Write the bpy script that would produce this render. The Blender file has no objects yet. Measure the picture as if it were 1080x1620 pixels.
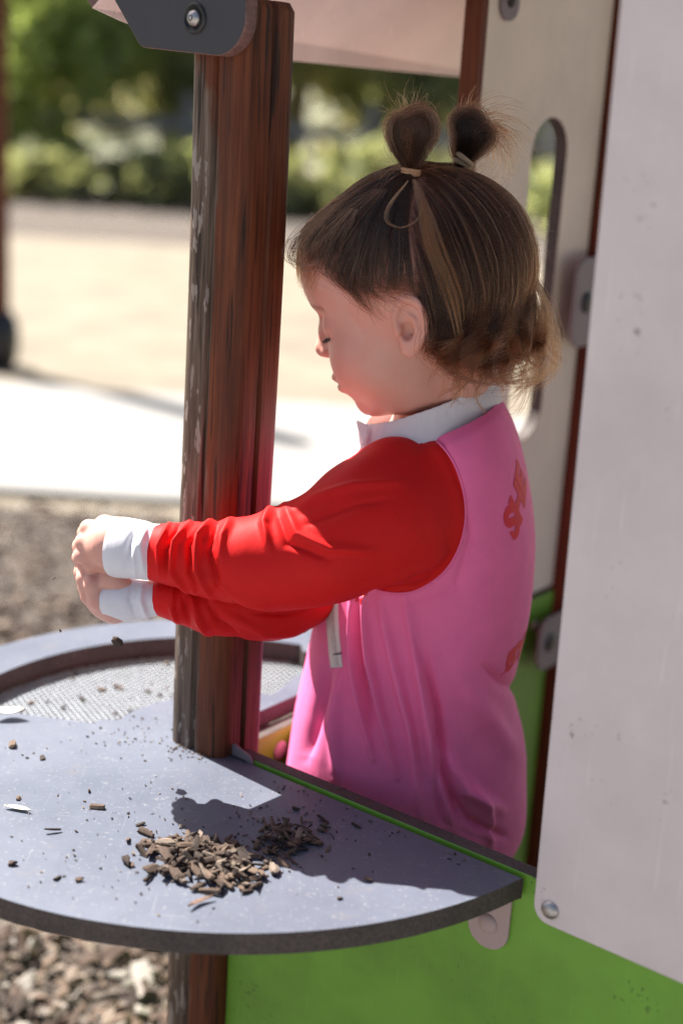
import bpy, bmesh, math, random
import numpy as np
from mathutils import Vector, Matrix
rng = np.random.default_rng(7); random.seed(7)
SC = bpy.context.scene; COL = SC.collection
# ------------------------------------------------------------------ camera
F_PX, PITCH, ROLL, CAM_H = 2250.0, math.radians(16.0), math.radians(3.53), 0.97
FW = np.array([0, math.cos(PITCH), -math.sin(PITCH)]); _r0 = np.array([1.0, 0, 0]); _u0 = np.cross(_r0, FW)
RT = math.cos(ROLL)*_r0 + math.sin(ROLL)*_u0; UP = -math.sin(ROLL)*_r0 + math.cos(ROLL)*_u0
CAM = np.array([0, 0, CAM_H])
cam = bpy.data.cameras.new('camera'); camo = bpy.data.objects.new('camera', cam); COL.objects.link(camo)
camo.matrix_world = Matrix([[RT[i], UP[i], -FW[i], CAM[i]] for i in range(3)] + [[0, 0, 0, 1]])
cam.sensor_fit = 'VERTICAL'; cam.sensor_height = 36; cam.sensor_width = 24; cam.lens = 50
cam.clip_start = 0.02; cam.clip_end = 400
cam.dof.use_dof = True; cam.dof.focus_distance = 1.04; cam.dof.aperture_fstop = 2.8
SC.camera = camo
# ------------------------------------------------------------------ world, sun, exposure
E1 = np.array([0.8, -0.6, 0]); E2 = np.array([0.6, 0.8, 0]); PO = np.array([-0.09, 1.065, 0])   # playhouse axes and corner post
SUN_EL = math.radians(52); SUN_AZ = math.atan2(0.8, 0.6)-math.radians(4)        # sun stands to the left and behind the post
wd = bpy.data.worlds.new('World'); SC.world = wd; wd.use_nodes = True
_n = wd.node_tree.nodes; _bg = _n['Background']; _sky = _n.new('ShaderNodeTexSky')
_sky.sky_type = 'NISHITA'; _sky.sun_disc = False; _sky.sun_elevation = SUN_EL; _sky.sun_rotation = -SUN_AZ
_sky.air_density = .8; _sky.dust_density = 3.0; _sky.ozone_density = .5
wd.node_tree.links.new(_sky.outputs[0], _bg.inputs[0]); _bg.inputs[1].default_value = 0.05
sl = bpy.data.lights.new('sun', 'SUN'); sl.energy = 5.0; sl.angle = math.radians(0.53); sl.color = (1, 0.95, 0.88)
so = bpy.data.objects.new('sun', sl); COL.objects.link(so)
_ld = np.array([math.sin(SUN_AZ), -math.cos(SUN_AZ), 0])*math.cos(SUN_EL) + np.array([0, 0, -math.sin(SUN_EL)])
so.rotation_euler = Vector(_ld).to_track_quat('-Z', 'Y').to_euler(); so.location = (-3, 3, 6)
SC.view_settings.view_transform = 'Standard'; SC.view_settings.look = 'None'; SC.view_settings.gamma = 1
SC.view_settings.exposure = 1.75
SC.cycles.max_bounces = 10; SC.cycles.diffuse_bounces = 5; SC.cycles.transparent_max_bounces = 12
SC.cycles.use_denoising = True; SC.cycles.denoising_prefilter = 'NONE'; SC.cycles.use_adaptive_sampling = False
# ------------------------------------------------------------------ helpers
def ray(x, y): return FW*F_PX + RT*(x-540) + UP*(810-y)
def at(x, y, Y): d = ray(x, y); return CAM + d*(Y/d[1])          # photo pixel -> point at distance Y
def atz(x, y, z): d = ray(x, y); return CAM + d*((z-CAM_H)/d[2])
def _pl(x, y, n, c): d = ray(x, y); return CAM + d*((c-(CAM-PO)@n)/(d@n))
def att(x, y, t): return _pl(x, y, E2, t)                        # on the plane parallel to the green wall
def ats(x, y, s): return _pl(x, y, E1, s)                        # on the plane parallel to the yellow wall
def W(s, t, z): return PO + E1*s + E2*t + np.array([0, 0, z])
def st(p): q = p-PO; return q@E1, q@E2, p[2]
def pix(P):
    v = np.atleast_2d(P)-CAM; w = v@FW; return np.stack([540+F_PX*(v@RT)/w, 810-F_PX*(v@UP)/w], 1)

def empty(name, loc, label=None, cat=None, group=None):
    o = bpy.data.objects.new(name, None); COL.objects.link(o); o.location = loc; o.empty_display_size = .05
    return tag(o, label, cat, group)
def tag(o, label=None, cat=None, group=None, kind=None):
    if label: o['label'] = label
    if cat: o['category'] = cat
    if group: o['group'] = group
    if kind: o['kind'] = kind
    return o
def link(name, me, parent=None, mats=None):
    o = bpy.data.objects.new(name, me); COL.objects.link(o)
    for m in (mats if isinstance(mats, (list, tuple)) else [mats] if mats else []): me.materials.append(m)
    if parent:
        o.parent = parent                                    # meshes keep world coordinates; only the Empties are moved
        if parent.type == 'EMPTY': o.matrix_parent_inverse = Matrix.Translation(-parent.location)
    return o
def mesh(name, V, F, parent=None, mats=None, smooth=True, mi=None):
    me = bpy.data.meshes.new(name); me.from_pydata([tuple(map(float, v)) for v in V], [], [tuple(map(int, f)) for f in F])
    if smooth: me.polygons.foreach_set('use_smooth', [True]*len(me.polygons))
    o = link(name, me, parent, mats)
    if mi is not None: me.polygons.foreach_set('material_index', mi)
    me.update(); return o
def bevel(o, w, seg=2, ang=35):
    m = o.modifiers.new('bevel', 'BEVEL'); m.width = w; m.segments = seg; m.limit_method = 'ANGLE'; m.angle_limit = math.radians(ang)
    return o
def slab(name, pts, nrm, th, parent, mats, bev=.0012, seg=2):
    """flat plate: outline pts (world, in order), thickness th along nrm; face material 0, rim material 1"""
    n = len(pts); P = np.array(pts); Q = P + np.array(nrm)*th
    V = np.vstack([P, Q]); F = [list(range(n)), list(range(2*n-1, n-1, -1))]; mi = [0, 0]
    for i in range(n): F.append([i, n+i, n+(i+1) % n, (i+1) % n]); mi.append(1)
    o = mesh(name, V, F, parent, mats, False, mi)
    bm = bmesh.new(); bm.from_mesh(o.data); bmesh.ops.recalc_face_normals(bm, faces=bm.faces[:]); bm.to_mesh(o.data); bm.free()
    if bev: bevel(o, bev, seg)
    return o
def rounded(poly, rad, seg=6):
    """round the corners of a 3D planar polygon; rad is one value or one per corner"""
    out = []; n = len(poly); P = [np.array(p, float) for p in poly]
    rad = rad if hasattr(rad, '__len__') else [rad]*n
    for i in range(n):
        a, b, c = P[i-1], P[i], P[(i+1) % n]; r = rad[i]
        if r <= 0: out.append(b); continue
        u = (a-b)/np.linalg.norm(a-b); v = (c-b)/np.linalg.norm(c-b); ang = math.acos(np.clip(u@v, -1, 1))
        t = r/math.tan(ang/2); p0, p1 = b+u*t, b+v*t; bis = (u+v)/np.linalg.norm(u+v); ce = b+bis*r/math.sin(ang/2)
        for k in range(seg+1):
            w = k/seg; q = p0*(1-w)+p1*w-ce; out.append(ce+q/np.linalg.norm(q)*r)
    return out
def lathe(name, prof, loc, axis, parent, mat, seg=20):
    """prof: (radius, height) along axis from loc"""
    ax = np.array(axis, float); ax /= np.linalg.norm(ax); h = np.array([0, 0, 1.]) if abs(ax[2]) < .9 else np.array([1., 0, 0])
    u = np.cross(ax, h); u /= np.linalg.norm(u); v = np.cross(ax, u); V = []; F = []
    for r, z in prof:
        for k in range(seg): a = 2*math.pi*k/seg; V.append(np.array(loc)+ax*z+(u*math.cos(a)+v*math.sin(a))*r)
    for i in range(len(prof)-1):
        for k in range(seg): F.append([i*seg+k, i*seg+(k+1) % seg, (i+1)*seg+(k+1) % seg, (i+1)*seg+k])
    F.append([(len(prof)-1)*seg+k for k in range(seg)])
    return mesh(name, V, F, parent, mat)
def bolt(loc, axis, r, parent, mat, name='bolt'):
    return lathe(name, [(r, -.002), (r, .0004), (r*.93, .0011), (r*.78, .0021), (r*.5, .0031), (r*.22, .0035), (r*.05, .0036)], loc, axis, parent, mat)
def cr(pts, n):
    """Catmull-Rom through rows of any width -> n samples"""
    P = np.array(pts, float); P = np.vstack([2*P[0]-P[1], P, 2*P[-1]-P[-2]]); m = len(pts)-1; out = []
    for x in np.linspace(0, m-1e-9, n):
        i = int(x); t = x-i; a, b, c, d = P[i:i+4]
        out.append(.5*((2*b)+(c-a)*t+(2*a-5*b+4*c-d)*t*t+(3*b-a-3*c+d)*t**3))
    return np.array(out)
# ------------------------------------------------------------------ materials
def mat(name, col, rough=.6, **k):
    m = bpy.data.materials.new(name); m.use_nodes = True; b = m.node_tree.nodes['Principled BSDF']
    b.inputs['Base Color'].default_value = (*col, 1); b.inputs['Roughness'].default_value = rough
    for n, v in k.items(): b.inputs[n.replace('_', ' ')].default_value = v
    return m
def N(m, t, **k):
    n = m.node_tree.nodes.new('ShaderNode'+t)
    for a, v in k.items():
        if a in n.inputs: n.inputs[a].default_value = v
        else: setattr(n, a, v)
    return n
def L(m, a, b): m.node_tree.links.new(a, b)
def P(m): return m.node_tree.nodes['Principled BSDF']
def coords(m, scale=(1, 1, 1), rot=(0, 0, 0), out='Object'):
    t = N(m, 'TexCoord'); mp = N(m, 'Mapping'); mp.inputs['Scale'].default_value = scale; mp.inputs['Rotation'].default_value = rot
    L(m, t.outputs[out], mp.inputs[0]); return mp.outputs[0]
def noise(m, v, scale, detail=4, rough=.6):
    n = N(m, 'TexNoise'); n.inputs['Scale'].default_value = scale; n.inputs['Detail'].default_value = detail; n.inputs['Roughness'].default_value = rough
    L(m, v, n.inputs['Vector']); return n.outputs['Fac']
def ramp(m, fac, stops):
    r = N(m, 'ValToRGB'); e = r.color_ramp.elements
    while len(e) < len(stops): e.new(.5)
    for x, (p, c) in zip(e, stops): x.position = p; x.color = (*c, 1) if len(c) == 3 else c
    L(m, fac, r.inputs[0]); return r.outputs[0]
def mix(m, fac, a, b, mode='MIX'):
    n = N(m, 'Mix', data_type='RGBA', blend_type=mode)
    for v, i in ((fac, 0), (a, 6), (b, 7)):
        if hasattr(v, 'node'): L(m, v, n.inputs[i])
        else: n.inputs[i].default_value = v if i == 0 else (*v, 1)
    return n.outputs[2]
def bump(m, h, strength=.3, dist=.001, prev=None):
    n = N(m, 'Bump'); n.inputs['Strength'].default_value = strength; n.inputs['Distance'].default_value = dist; L(m, h, n.inputs['Height'])
    if prev: L(m, prev, n.inputs['Normal'])
    L(m, n.outputs[0], P(m).inputs['Normal']); return n.outputs[0]
def G(v): return (v, v, v)

def hpl(name, col, rough=.42, spots=.5, tint=.12):
    """laminate board: faint mottling, fine orange-peel, little dirt specks"""
    m = mat(name, col, rough); c = coords(m)
    mo = noise(m, c, 9, 5, .65); dark = tuple(x*(1-tint*2) for x in col); lite = tuple(min(1, x*(1+tint*.5)) for x in col)
    base = ramp(m, mo, [(.3, dark), (.62, lite)])
    sp = noise(m, c, 260, 2, .5); cl = noise(m, c, 14, 3, .6)
    ml = N(m, 'Math', operation='MULTIPLY'); L(m, sp, ml.inputs[0]); L(m, cl, ml.inputs[1])
    sf = ramp(m, ml.outputs[0], [(.40, G(0)), (.44, G(spots))])
    base = mix(m, sf, base, tuple(x*.25 for x in col))
    for k, (sx, sy, rt) in enumerate(((3, 190, .5), (170, 4, 1.1), (150, 5, -.4))):     # hair-fine scratches, then smudges
        s_ = noise(m, coords(m, (sx, sy, sy if k else sx), (rt, .4*k, rt)), 3, 2, .5); base = mix(m, ramp(m, s_, [(.70, G(0)), (.74, G(.28))]), base, tuple(min(1, x*1.35+.02) for x in col))
    sm_ = noise(m, c, 3.5, 6, .72); base = mix(m, ramp(m, sm_, [(.52, G(0)), (.75, G(.30))]), base, tuple(x*.55 for x in col)); L(m, base, P(m).inputs['Base Color'])
    rr = N(m, 'MapRange'); rr.inputs[3].default_value = rough-.1; rr.inputs[4].default_value = rough+.15; L(m, mo, rr.inputs[0]); L(m, rr.outputs[0], P(m).inputs['Roughness'])
    bump(m, noise(m, c, 900, 2, .5), .08, .0005); return m
M = {}
M['white'] = hpl('white_laminate', (.62, .54, .53), .5, .7, .06)
M['cream'] = hpl('cream_laminate', (.74, .67, .57), .5, .2, .05)
M['rose'] = hpl('rose_laminate', (.82, .72, .68), .55, .2, .06)
M['green'] = hpl('green_laminate', (.155, .36, .032), .45, .55, .12)
M['yellow'] = hpl('yellow_laminate', (.17, .40, .02), .45, .3, .1)
M['slate'] = hpl('slate_laminate', (.030, .029, .036), .5, .3, .1)
def core(name, col):
    m = mat(name, col, .7); c = coords(m); n = noise(m, c, 420, 4, .7); n2 = noise(m, c, 30, 3, .6)
    a = ramp(m, n, [(.3, tuple(x*.45 for x in col)), (.7, tuple(x*1.7 for x in col))])
    L(m, mix(m, ramp(m, n2, [(.45, G(0)), (.7, G(.5))]), a, tuple(x*.4 for x in col)), P(m).inputs['Base Color']); bump(m, n, .5, .0008); return m
M['core'] = core('laminate_core', (.062, .046, .040))
M['rosecore'] = core('rose_core', (.16, .085, .075))
# counter: worn grey laminate, scratches, pale dust
m = mat('counter_laminate', (.2, .21, .25), .38, Specular_IOR_Level=.3); c = coords(m)
mo = noise(m, c, 7, 6, .7); fine = noise(m, c, 330, 3, .6); sc1 = noise(m, coords(m, (6, 260, 1), (0, 0, .5)), 4, 2, .5); sc2 = noise(m, coords(m, (240, 5, 1), (0, 0, -.3)), 4, 2, .5)
b0 = ramp(m, mo, [(.25, (.078, .089, .119)), (.6, (.108, .121, .157)), (.8, (.128, .140, .173))])
b0 = mix(m, ramp(m, fine, [(.60, G(0)), (.72, G(.45))]), b0, (.27, .265, .27))
b0 = mix(m, ramp(m, sc1, [(.69, G(0)), (.74, G(.4))]), b0, (.28, .28, .29)); b0 = mix(m, ramp(m, sc2, [(.70, G(0)), (.75, G(.4))]), b0, (.28, .28, .29))
dst = noise(m, c, 24, 5, .75); b0 = mix(m, ramp(m, dst, [(.60, G(0)), (.78, G(.35))]), b0, (.17, .145, .125))
L(m, b0, P(m).inputs['Base Color']); rr = N(m, 'MapRange'); rr.inputs[3].default_value = .3; rr.inputs[4].default_value = .55; L(m, mo, rr.inputs[0]); L(m, rr.outputs[0], P(m).inputs['Roughness'])
bump(m, fine, .1, .0005); M['counter'] = m
# stained timber of the posts: grain runs up; weathered grey with paint flakes on the sunward side
def timber(name, weather=True):
    m = mat(name, (.12, .04, .018), .42); c = coords(m)
    g = noise(m, coords(m, (55, 55, 2.2)), 6, 6, .65); g2 = noise(m, coords(m, (22, 22, .9)), 5, 4, .6); big = noise(m, c, 6, 3, .5)
    base = ramp(m, g, [(.25, (.062, .016, .007)), (.5, (.135, .036, .014)), (.78, (.20, .066, .027))])
    base = mix(m, ramp(m, g2, [(.35, G(.55)), (.6, G(0))]), base, (.05, .017, .009))
    if weather:
        sep = N(m, 'SeparateXYZ'); L(m, N(m, 'TexCoord').outputs['Object'], sep.inputs[0])
        # object x runs from the sunward edge to the sheltered one
        wn = noise(m, coords(m, (1, 1, .35)), 60, 4, .6)
        ad = N(m, 'MapRange'); ad.inputs[1].default_value = .012; ad.inputs[2].default_value = -.014; L(m, sep.outputs[0], ad.inputs[0])
        hi = N(m, 'MapRange'); hi.inputs[1].default_value = 1.03; hi.inputs[2].default_value = .90; L(m, sep.outputs[2], hi.inputs[0])
        mm = N(m, 'Math', operation='MULTIPLY'); L(m, ad.outputs[0], mm.inputs[0]); L(m, hi.outputs[0], mm.inputs[1])
        wm = N(m, 'Math', operation='MULTIPLY_ADD'); L(m, wn, wm.inputs[0]); wm.inputs[1].default_value = .55; L(m, mm.outputs[0], wm.inputs[2])
        wf = ramp(m, wm.outputs[0], [(.50, G(0)), (.66, G(.95))])
        grey = ramp(m, g, [(.25, (.04, .028, .02)), (.5, (.12, .085, .062)), (.75, (.23, .185, .145))])
        base = mix(m, wf, base, grey)
        ck = noise(m, coords(m, (1, 1, .045)), 150, 3, .6); base = mix(m, ramp(m, ck, [(.36, G(.85)), (.43, G(0))]), base, (.016, .010, .007))
        blot = noise(m, coords(m, (1, 1, .3)), 26, 5, .7); base = mix(m, ramp(m, blot, [(.5, G(0)), (.68, G(.35))]), base, (.035, .017, .011))
        fl = noise(m, coords(m, (1, 1, .28)), 130, 3, .55); fm = N(m, 'Math', operation='MULTIPLY'); L(m, fl, fm.inputs[0]); L(m, ramp(m, wm.outputs[0], [(.40, G(.55)), (.9, G(1))]), fm.inputs[1])
        flake = ramp(m, fm.outputs[0], [(.575, G(0)), (.605, G(.9))])
        base = mix(m, flake, base, (.27, .225, .195))
        bump(m, fm.outputs[0], .3, .0006)
    L(m, base, P(m).inputs['Base Color'])
    pr = bump(m, g, .35, .0009); P(m).inputs['Specular IOR Level'].default_value = .22; P(m).inputs['Roughness'].default_value = .55
    return m
M['timber'] = timber('stained_timber'); M['timber2'] = timber('stained_timber_plain', False)
def metal(name, col, rough):
    m = mat(name, col, rough, Metallic=1.0); c = coords(m); n = noise(m, c, 300, 4, .7)
    L(m, ramp(m, n, [(.3, tuple(x*.6 for x in col)), (.7, col)]), P(m).inputs['Base Color'])
    rr = N(m, 'MapRange'); rr.inputs[3].default_value = rough-.1; rr.inputs[4].default_value = rough+.2; L(m, n, rr.inputs[0]); L(m, rr.outputs[0], P(m).inputs['Roughness']); return m
M['steel'] = metal('dull_steel', (.5, .48, .47), .38); M['galv'] = metal('pale_galvanised_mesh', (.38, .41, .45), .5)
P(M['galv']).inputs['Metallic'].default_value = .35
M['plate'] = mat('grey_bracket', (.20, .17, .178), .5); M['black'] = mat('black_plastic', (.012, .012, .013), .4)
M['tab'] = mat('pale_rose_bracket', (.42, .31, .30), .5)
def cloth(name, col, rough=.55, weave=2600, sheen=.15, trans=0):
    m = mat(name, col, rough); c = coords(m); P(m).inputs['Specular IOR Level'].default_value = .14
    if trans: P(m).inputs['Subsurface Weight'].default_value = trans; P(m).inputs['Subsurface Radius'].default_value = (.004, .002, .002); P(m).inputs['Subsurface Scale'].default_value = .6
    n = noise(m, c, 40, 4, .6); L(m, ramp(m, n, [(.3, tuple(x*.9 for x in col)), (.7, col)]), P(m).inputs['Base Color'])
    wv = N(m, 'TexWave', wave_type='BANDS', bands_direction='DIAGONAL'); wv.inputs['Scale'].default_value = weave/6.28; wv.inputs['Distortion'].default_value = .4; L(m, c, wv.inputs['Vector'])
    wr = noise(m, coords(m, (1, 1, .5)), 55, 3, .55)
    b1 = bump(m, wr, .3, .0022); bump(m, wv.outputs['Fac'], .12, .0003, b1); return m
M['pink'] = cloth('pink_stretch_cloth', (.95, .19, .41), .62, trans=.08)
M['red'] = cloth('red_stretch_cloth', (.64, .013, .013), .6, trans=.06)
M['cuff'] = cloth('white_stretch_cloth', (.74, .72, .76), .5, trans=.1)
M['print'] = mat('red_print', (.72, .010, .03), .6)
M['zip'] = mat('white_zip', (.72, .70, .66), .5)
M['elastic'] = mat('tan_hair_elastic', (.52, .30, .17), .7); M['bobble'] = mat('pale_hair_elastic', (.45, .36, .24), .7)
# ================================================================== ground, path, planting
def sheet(name, x0, x1, y0, y1, z, m, nx=1, ny=1, fn=None):
    xs = np.linspace(x0, x1, nx+1); ys = np.linspace(y0, y1, ny+1); V = []; F = []
    for y in ys:
        for x in xs: V.append((x, y, z+(fn(x, y) if fn else 0)))
    for j in range(ny):
        for i in range(nx): a = j*(nx+1)+i; F.append((a, a+1, a+nx+2, a+nx+1))
    return tag(mesh(name, V, F, None, m), kind='structure')
m = mat('dry_grass', (.5, .4, .24), .9); c = coords(m); a = noise(m, c, 3, 6, .7); b = noise(m, c, .5, 3, .5)
g = ramp(m, a, [(.3, (.135, .112, .080)), (.55, (.20, .168, .122)), (.75, (.25, .212, .158))])
g = mix(m, ramp(m, b, [(.52, G(0)), (.7, G(.45))]), g, (.17, .16, .10)); L(m, g, P(m).inputs['Base Color']); bump(m, a, .6, .03); M['dry'] = m
sheet('ground', -150, 150, -40, 260, 0, M['dry'])
m = mat('mulch_soil', (.1, .07, .05), .95); c = coords(m); a = noise(m, c, 45, 5, .7); b = noise(m, c, 9, 3, .6)
g = ramp(m, a, [(.3, (.04, .03, .024)), (.5, (.10, .078, .064)), (.7, (.18, .148, .122))]); L(m, mix(m, ramp(m, b, [(.4, G(0)), (.7, G(.4))]), g, (.10, .085, .072)), P(m).inputs['Base Color']); bump(m, a, .8, .02); M['soil'] = m
m = mat('concrete', (.5, .48, .44), .85); c = coords(m); a = noise(m, c, 5, 6, .7); b = noise(m, c, 120, 3, .6)
g = ramp(m, a, [(.3, (.21, .206, .195)), (.7, (.26, .254, .242))]); L(m, mix(m, ramp(m, b, [(.4, G(0)), (.8, G(.3))]), g, (.17, .16, .15)), P(m).inputs['Base Color']); bump(m, b, .3, .003); M['concrete'] = m
sheet('bounce_paving', -9, 9, -9, .42, .006, M['concrete'])  # unseen ground behind the camera, added to bounce sunlight into the shade
sheet('mulch_bed', -6, 6, .42, 3.23, .004, M['soil'])
p = slab('path', [(-12, 3.26, 0), (12, 3.42, 0), (12, 4.30, 0), (-12, 4.86, 0)], (0, 0, 1), .022, None, [M['concrete'], M['concrete']], .012); tag(p, kind='structure')
sheet('bark_bed', -30, 30, 9.6, 12.2, .006, M['soil'])
# wood chips lying on the bed: one mass
def chip_mesh(r):
    """irregular angular flake, about 1 x .45 x .18"""
    n = r.integers(5, 8); a = np.sort(r.uniform(0, 2*math.pi, n)*.35+np.linspace(0, 2*math.pi, n, endpoint=False)*.9)
    ou = np.stack([np.cos(a)*.5*r.uniform(.75, 1.1, n), np.sin(a)*.24*r.uniform(.7, 1.2, n)], 1)
    bend = r.uniform(-.25, .25); V = []
    for z, k in ((-.08, .85), (.03, 1.0), (.1, .72)):
        for q in ou*k: V.append((q[0], q[1], z*r.uniform(.6, 1.3)+bend*q[0]**2*2+r.normal(0, .015)))
    F = [tuple(range(n))[::-1], tuple(range(2*n, 3*n))]
    for l in range(2):
        for i in range(n): F.append((l*n+i, l*n+(i+1) % n, (l+1)*n+(i+1) % n, (l+1)*n+i))
    return np.array(V), F
def splinter_mesh(r):
    """angular sliver of bark: five uneven cross-sections, ragged ends"""
    n = 5; V = []; F = []; xs = np.array([-.5, -.42, 0, .40, .5])+r.normal(0, .03, 5); tw = r.uniform(-.5, .5); bd = r.uniform(-.3, .3)
    prof = np.array([(-.5, -.3), (.45, -.4), (.55, .15), (.1, .5), (-.45, .3)])*r.uniform(.75, 1.25, (5, 2))
    for i, x in enumerate(xs):
        k = [.45, .9, 1, .85, .4][i]*r.uniform(.8, 1.15); c_, s_ = math.cos(tw*x), math.sin(tw*x)
        for y, z in prof*k+r.normal(0, .05, (5, 2)): V.append((x+r.normal(0, .03), (y*c_-z*s_)*.42+bd*x*x*.4, (y*s_+z*c_)*.22+r.uniform(-.01, .01)))
    for i in range(4):
        for j in range(n): F.append((i*n+j, i*n+(j+1) % n, (i+1)*n+(j+1) % n, (i+1)*n+j))
    F += [tuple(range(n))[::-1], tuple(range(4*n, 5*n))]; return np.array(V), F
CH = [chip_mesh(np.random.default_rng(40+k)) for k in range(12)]
def scatter_chips(name, n, pos, size, flat, mats, weights, r):
    V = []; F = []; mi = []; o = 0
    for k in range(n):
        v, f = CH[r.integers(12)]; s = size(r); R = np.array(Matrix.Rotation(r.uniform(0, 6.28), 3, 'Z') @ Matrix.Rotation(r.normal(0, flat), 3, 'X') @ Matrix.Rotation(r.normal(0, flat), 3, 'Y'))
        V.append((v*s*np.array([1, r.uniform(.7, 1.5), r.uniform(.8, 1.6)]))@R.T+pos(r)); F += [tuple(i+o for i in q) for q in f]; o += len(v); mi += [r.choice(len(mats), p=weights)]*len(f)
    ob = mesh(name, np.vstack(V), F, None, mats, False, mi); return ob
def wood(name, col, rough=.8):
    m = mat(name, col, rough); g = noise(m, coords(m, (40, 300, 300)), 1.4, 4, .7); n = noise(m, coords(m), 170, 3, .6)
    a = ramp(m, g, [(.3, tuple(x*.45 for x in col)), (.55, col), (.75, tuple(min(1, x*1.5) for x in col))]); L(m, mix(m, ramp(m, n, [(.4, G(0)), (.75, G(.4))]), a, tuple(x*.4 for x in col)), P(m).inputs['Base Color']); bump(m, g, .6, .0012); return m
WD = [wood('bark_dark', (.042, .025, .018)), wood('bark_brown', (.090, .055, .038)), wood('bark_tan', (.155, .100, .068)), wood('bark_pale', (.25, .19, .145))]
WG = WD + [wood('chip_bleached', (.30, .265, .23))]
r = np.random.default_rng(3)
def gp(r):
    while 1:
        y = r.uniform(1.12, 3.24) if r.random() < .75 else r.uniform(1.1, 2.0); x = r.uniform(-1.1, .45)*(.5+y*.22)
        if r.random() < 1: return np.array([x, y, .012+r.uniform(0, .012)])
tag(scatter_chips('ground_chips', 10000, gp, lambda r: r.uniform(.010, .034)*(1.9 if r.random() < .06 else 1), .35, WG, [.15, .27, .27, .18, .13], r), 'loose wood chips covering the ground round the playhouse', 'wood chips', kind='stuff')
# plain post standing by the path
t = empty('bollard_post', (-1.262, 4.98, 0), 'brown timber post by the path at the left edge', 'post')
lathe('post_shaft', [(.055, -.02), (.055, .8), (.054, 1.9), (.04, 1.93)], (-1.262, 4.98, 0), (0, 0, 1), t, M['timber2'], 16)
lathe('base_collar', [(.07, 0), (.085, .04), (.09, .10), (.085, .16), (.06, .2)], (-1.262, 4.98, 0), (0, 0, 1), t, M['black'], 16)
# trees, shrubs, rail fence beyond the grass
def leafmat(name, col):
    m = mat(name, col, .55, Subsurface_Weight=0.0); n = noise(m, coords(m), 2.5, 3, .6); L(m, ramp(m, n, [(.3, tuple(x*.6 for x in col)), (.7, tuple(x*1.5 for x in col))]), P(m).inputs['Base Color'])
    tr = N(m, 'BsdfTranslucent'); tr.inputs[0].default_value = (col[0]*2.2, col[1]*2.0, col[2]*1.2, 1); ad = N(m, 'MixShader'); ad.inputs[0].default_value = .55
    L(m, P(m).outputs[0], ad.inputs[1]); L(m, tr.outputs[0], ad.inputs[2]); L(m, ad.outputs[0], m.node_tree.nodes['Material Output'].inputs[0]); return m
LF = [leafmat('leaf_mid', (.22, .255, .15)), leafmat('leaf_dark', (.18, .205, .125)), leafmat('leaf_olive', (.25, .25, .17)), leafmat('leaf_bright', (.21, .275, .11))]
BARK = wood('tree_bark', (.16, .12, .09))
def foliage(name, blobs, n, size, parent, m, r):
    """leaf-sized quads spread in clumps; blobs: (centre, radii)"""
    V = []; F = []
    w = np.array([b[1][0]*b[1][1]*b[1][2] for b in blobs]); w = w/w.sum()
    for k, (ce, ra) in enumerate(blobs):
        nc = max(6, int(n*w[k]/14))
        for _ in range(nc):
            d = r.normal(size=3); d /= np.linalg.norm(d); cc = np.array(ce)+np.array(ra)*d*r.uniform(.35, 1.05)
            for _ in range(14):
                q = cc+r.normal(0, .16*min(ra), 3); u = r.normal(size=3); u /= np.linalg.norm(u); v = np.cross(u, r.normal(size=3)); v /= np.linalg.norm(v); s = size*r.uniform(.6, 1.4); i = len(V)
                V += [q-u*s, q+v*s*.45, q+u*s, q-v*s*.45]; F.append((i, i+1, i+2, i+3))
    return mesh(name, V, F, parent, m, False)
def limb(path, rad, seg=8):
    P0 = np.array(path); V = []; F = []
    for i, p in enumerate(P0):
        d = P0[min(i+1, len(P0)-1)]-P0[max(i-1, 0)]; d /= np.linalg.norm(d); u = np.cross(d, [.3, 1, .1]); u /= np.linalg.norm(u); v = np.cross(d, u)
        for k in range(seg): a = 6.2832*k/seg; V.append(p+(u*math.cos(a)+v*math.sin(a))*rad[i])
    for i in range(len(P0)-1):
        for k in range(seg): F.append((i*seg+k, i*seg+(k+1) % seg, (i+1)*seg+(k+1) % seg, (i+1)*seg+k))
    return V, F
def tree(x, y, h, cr_, m, n, label, seed, low=.35, name='tree', group='trees beyond the dry grass'):
    r = np.random.default_rng(seed); t = empty(name, (x, y, 0), label, 'tree', group); V = []; F = []; bl = []
    tip = np.array([x+r.normal(0, .2), y+r.normal(0, .2), h*.75])
    parts = [limb([(x, y, -.1), (x*.7+tip[0]*.3, y, h*.25), (x*.4+tip[0]*.6, y, h*.5), tip], [.05*h*.6+.06, .035*h*.6+.04, .02*h*.6+.02, .015])]
    for k in range(11):
        a = r.uniform(0, 6.28); z0 = h*r.uniform(.06, .42); e = np.array([x+math.cos(a)*cr_*r.uniform(.4, .8), y+math.sin(a)*cr_*r.uniform(.4, .8), z0+h*r.uniform(.04, .16)])
        s = np.array([x, y, z0]); parts.append(limb([s, (s+e)/2+[0, 0, .1], e], [.05, .03, .012], 6)); bl.append((e, (cr_*r.uniform(.3, .5),)*2+(cr_*r.uniform(.25, .42),)))
    bl.append((tip, (cr_*.55, cr_*.55, h*.16)))
    for v, f in parts: o = len(V); V += list(v); F += [tuple(i+o for i in q) for q in f]
    mesh('trunk', V, F, t, BARK); foliage('crown', bl, n, .10, t, m, r); return t
tree(-3.6, 15.0, 5.5, 2.0, LF[3], 9000, 'bright green leafy tree at the far left beyond the grass', 1, .22)
tree(-2.2, 17.0, 5.8, 1.9, LF[0], 8000, 'mid green tree beside the bright one, left of the post', 2, .25)
tree(-1.0, 19.0, 5.0, 1.7, LF[2], 7000, 'olive tree straight behind the corner post', 3, .3)
tree(.6, 16.5, 4.6, 1.6, LF[0], 8000, 'green tree seen just right of the corner post', 4, .2)
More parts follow.
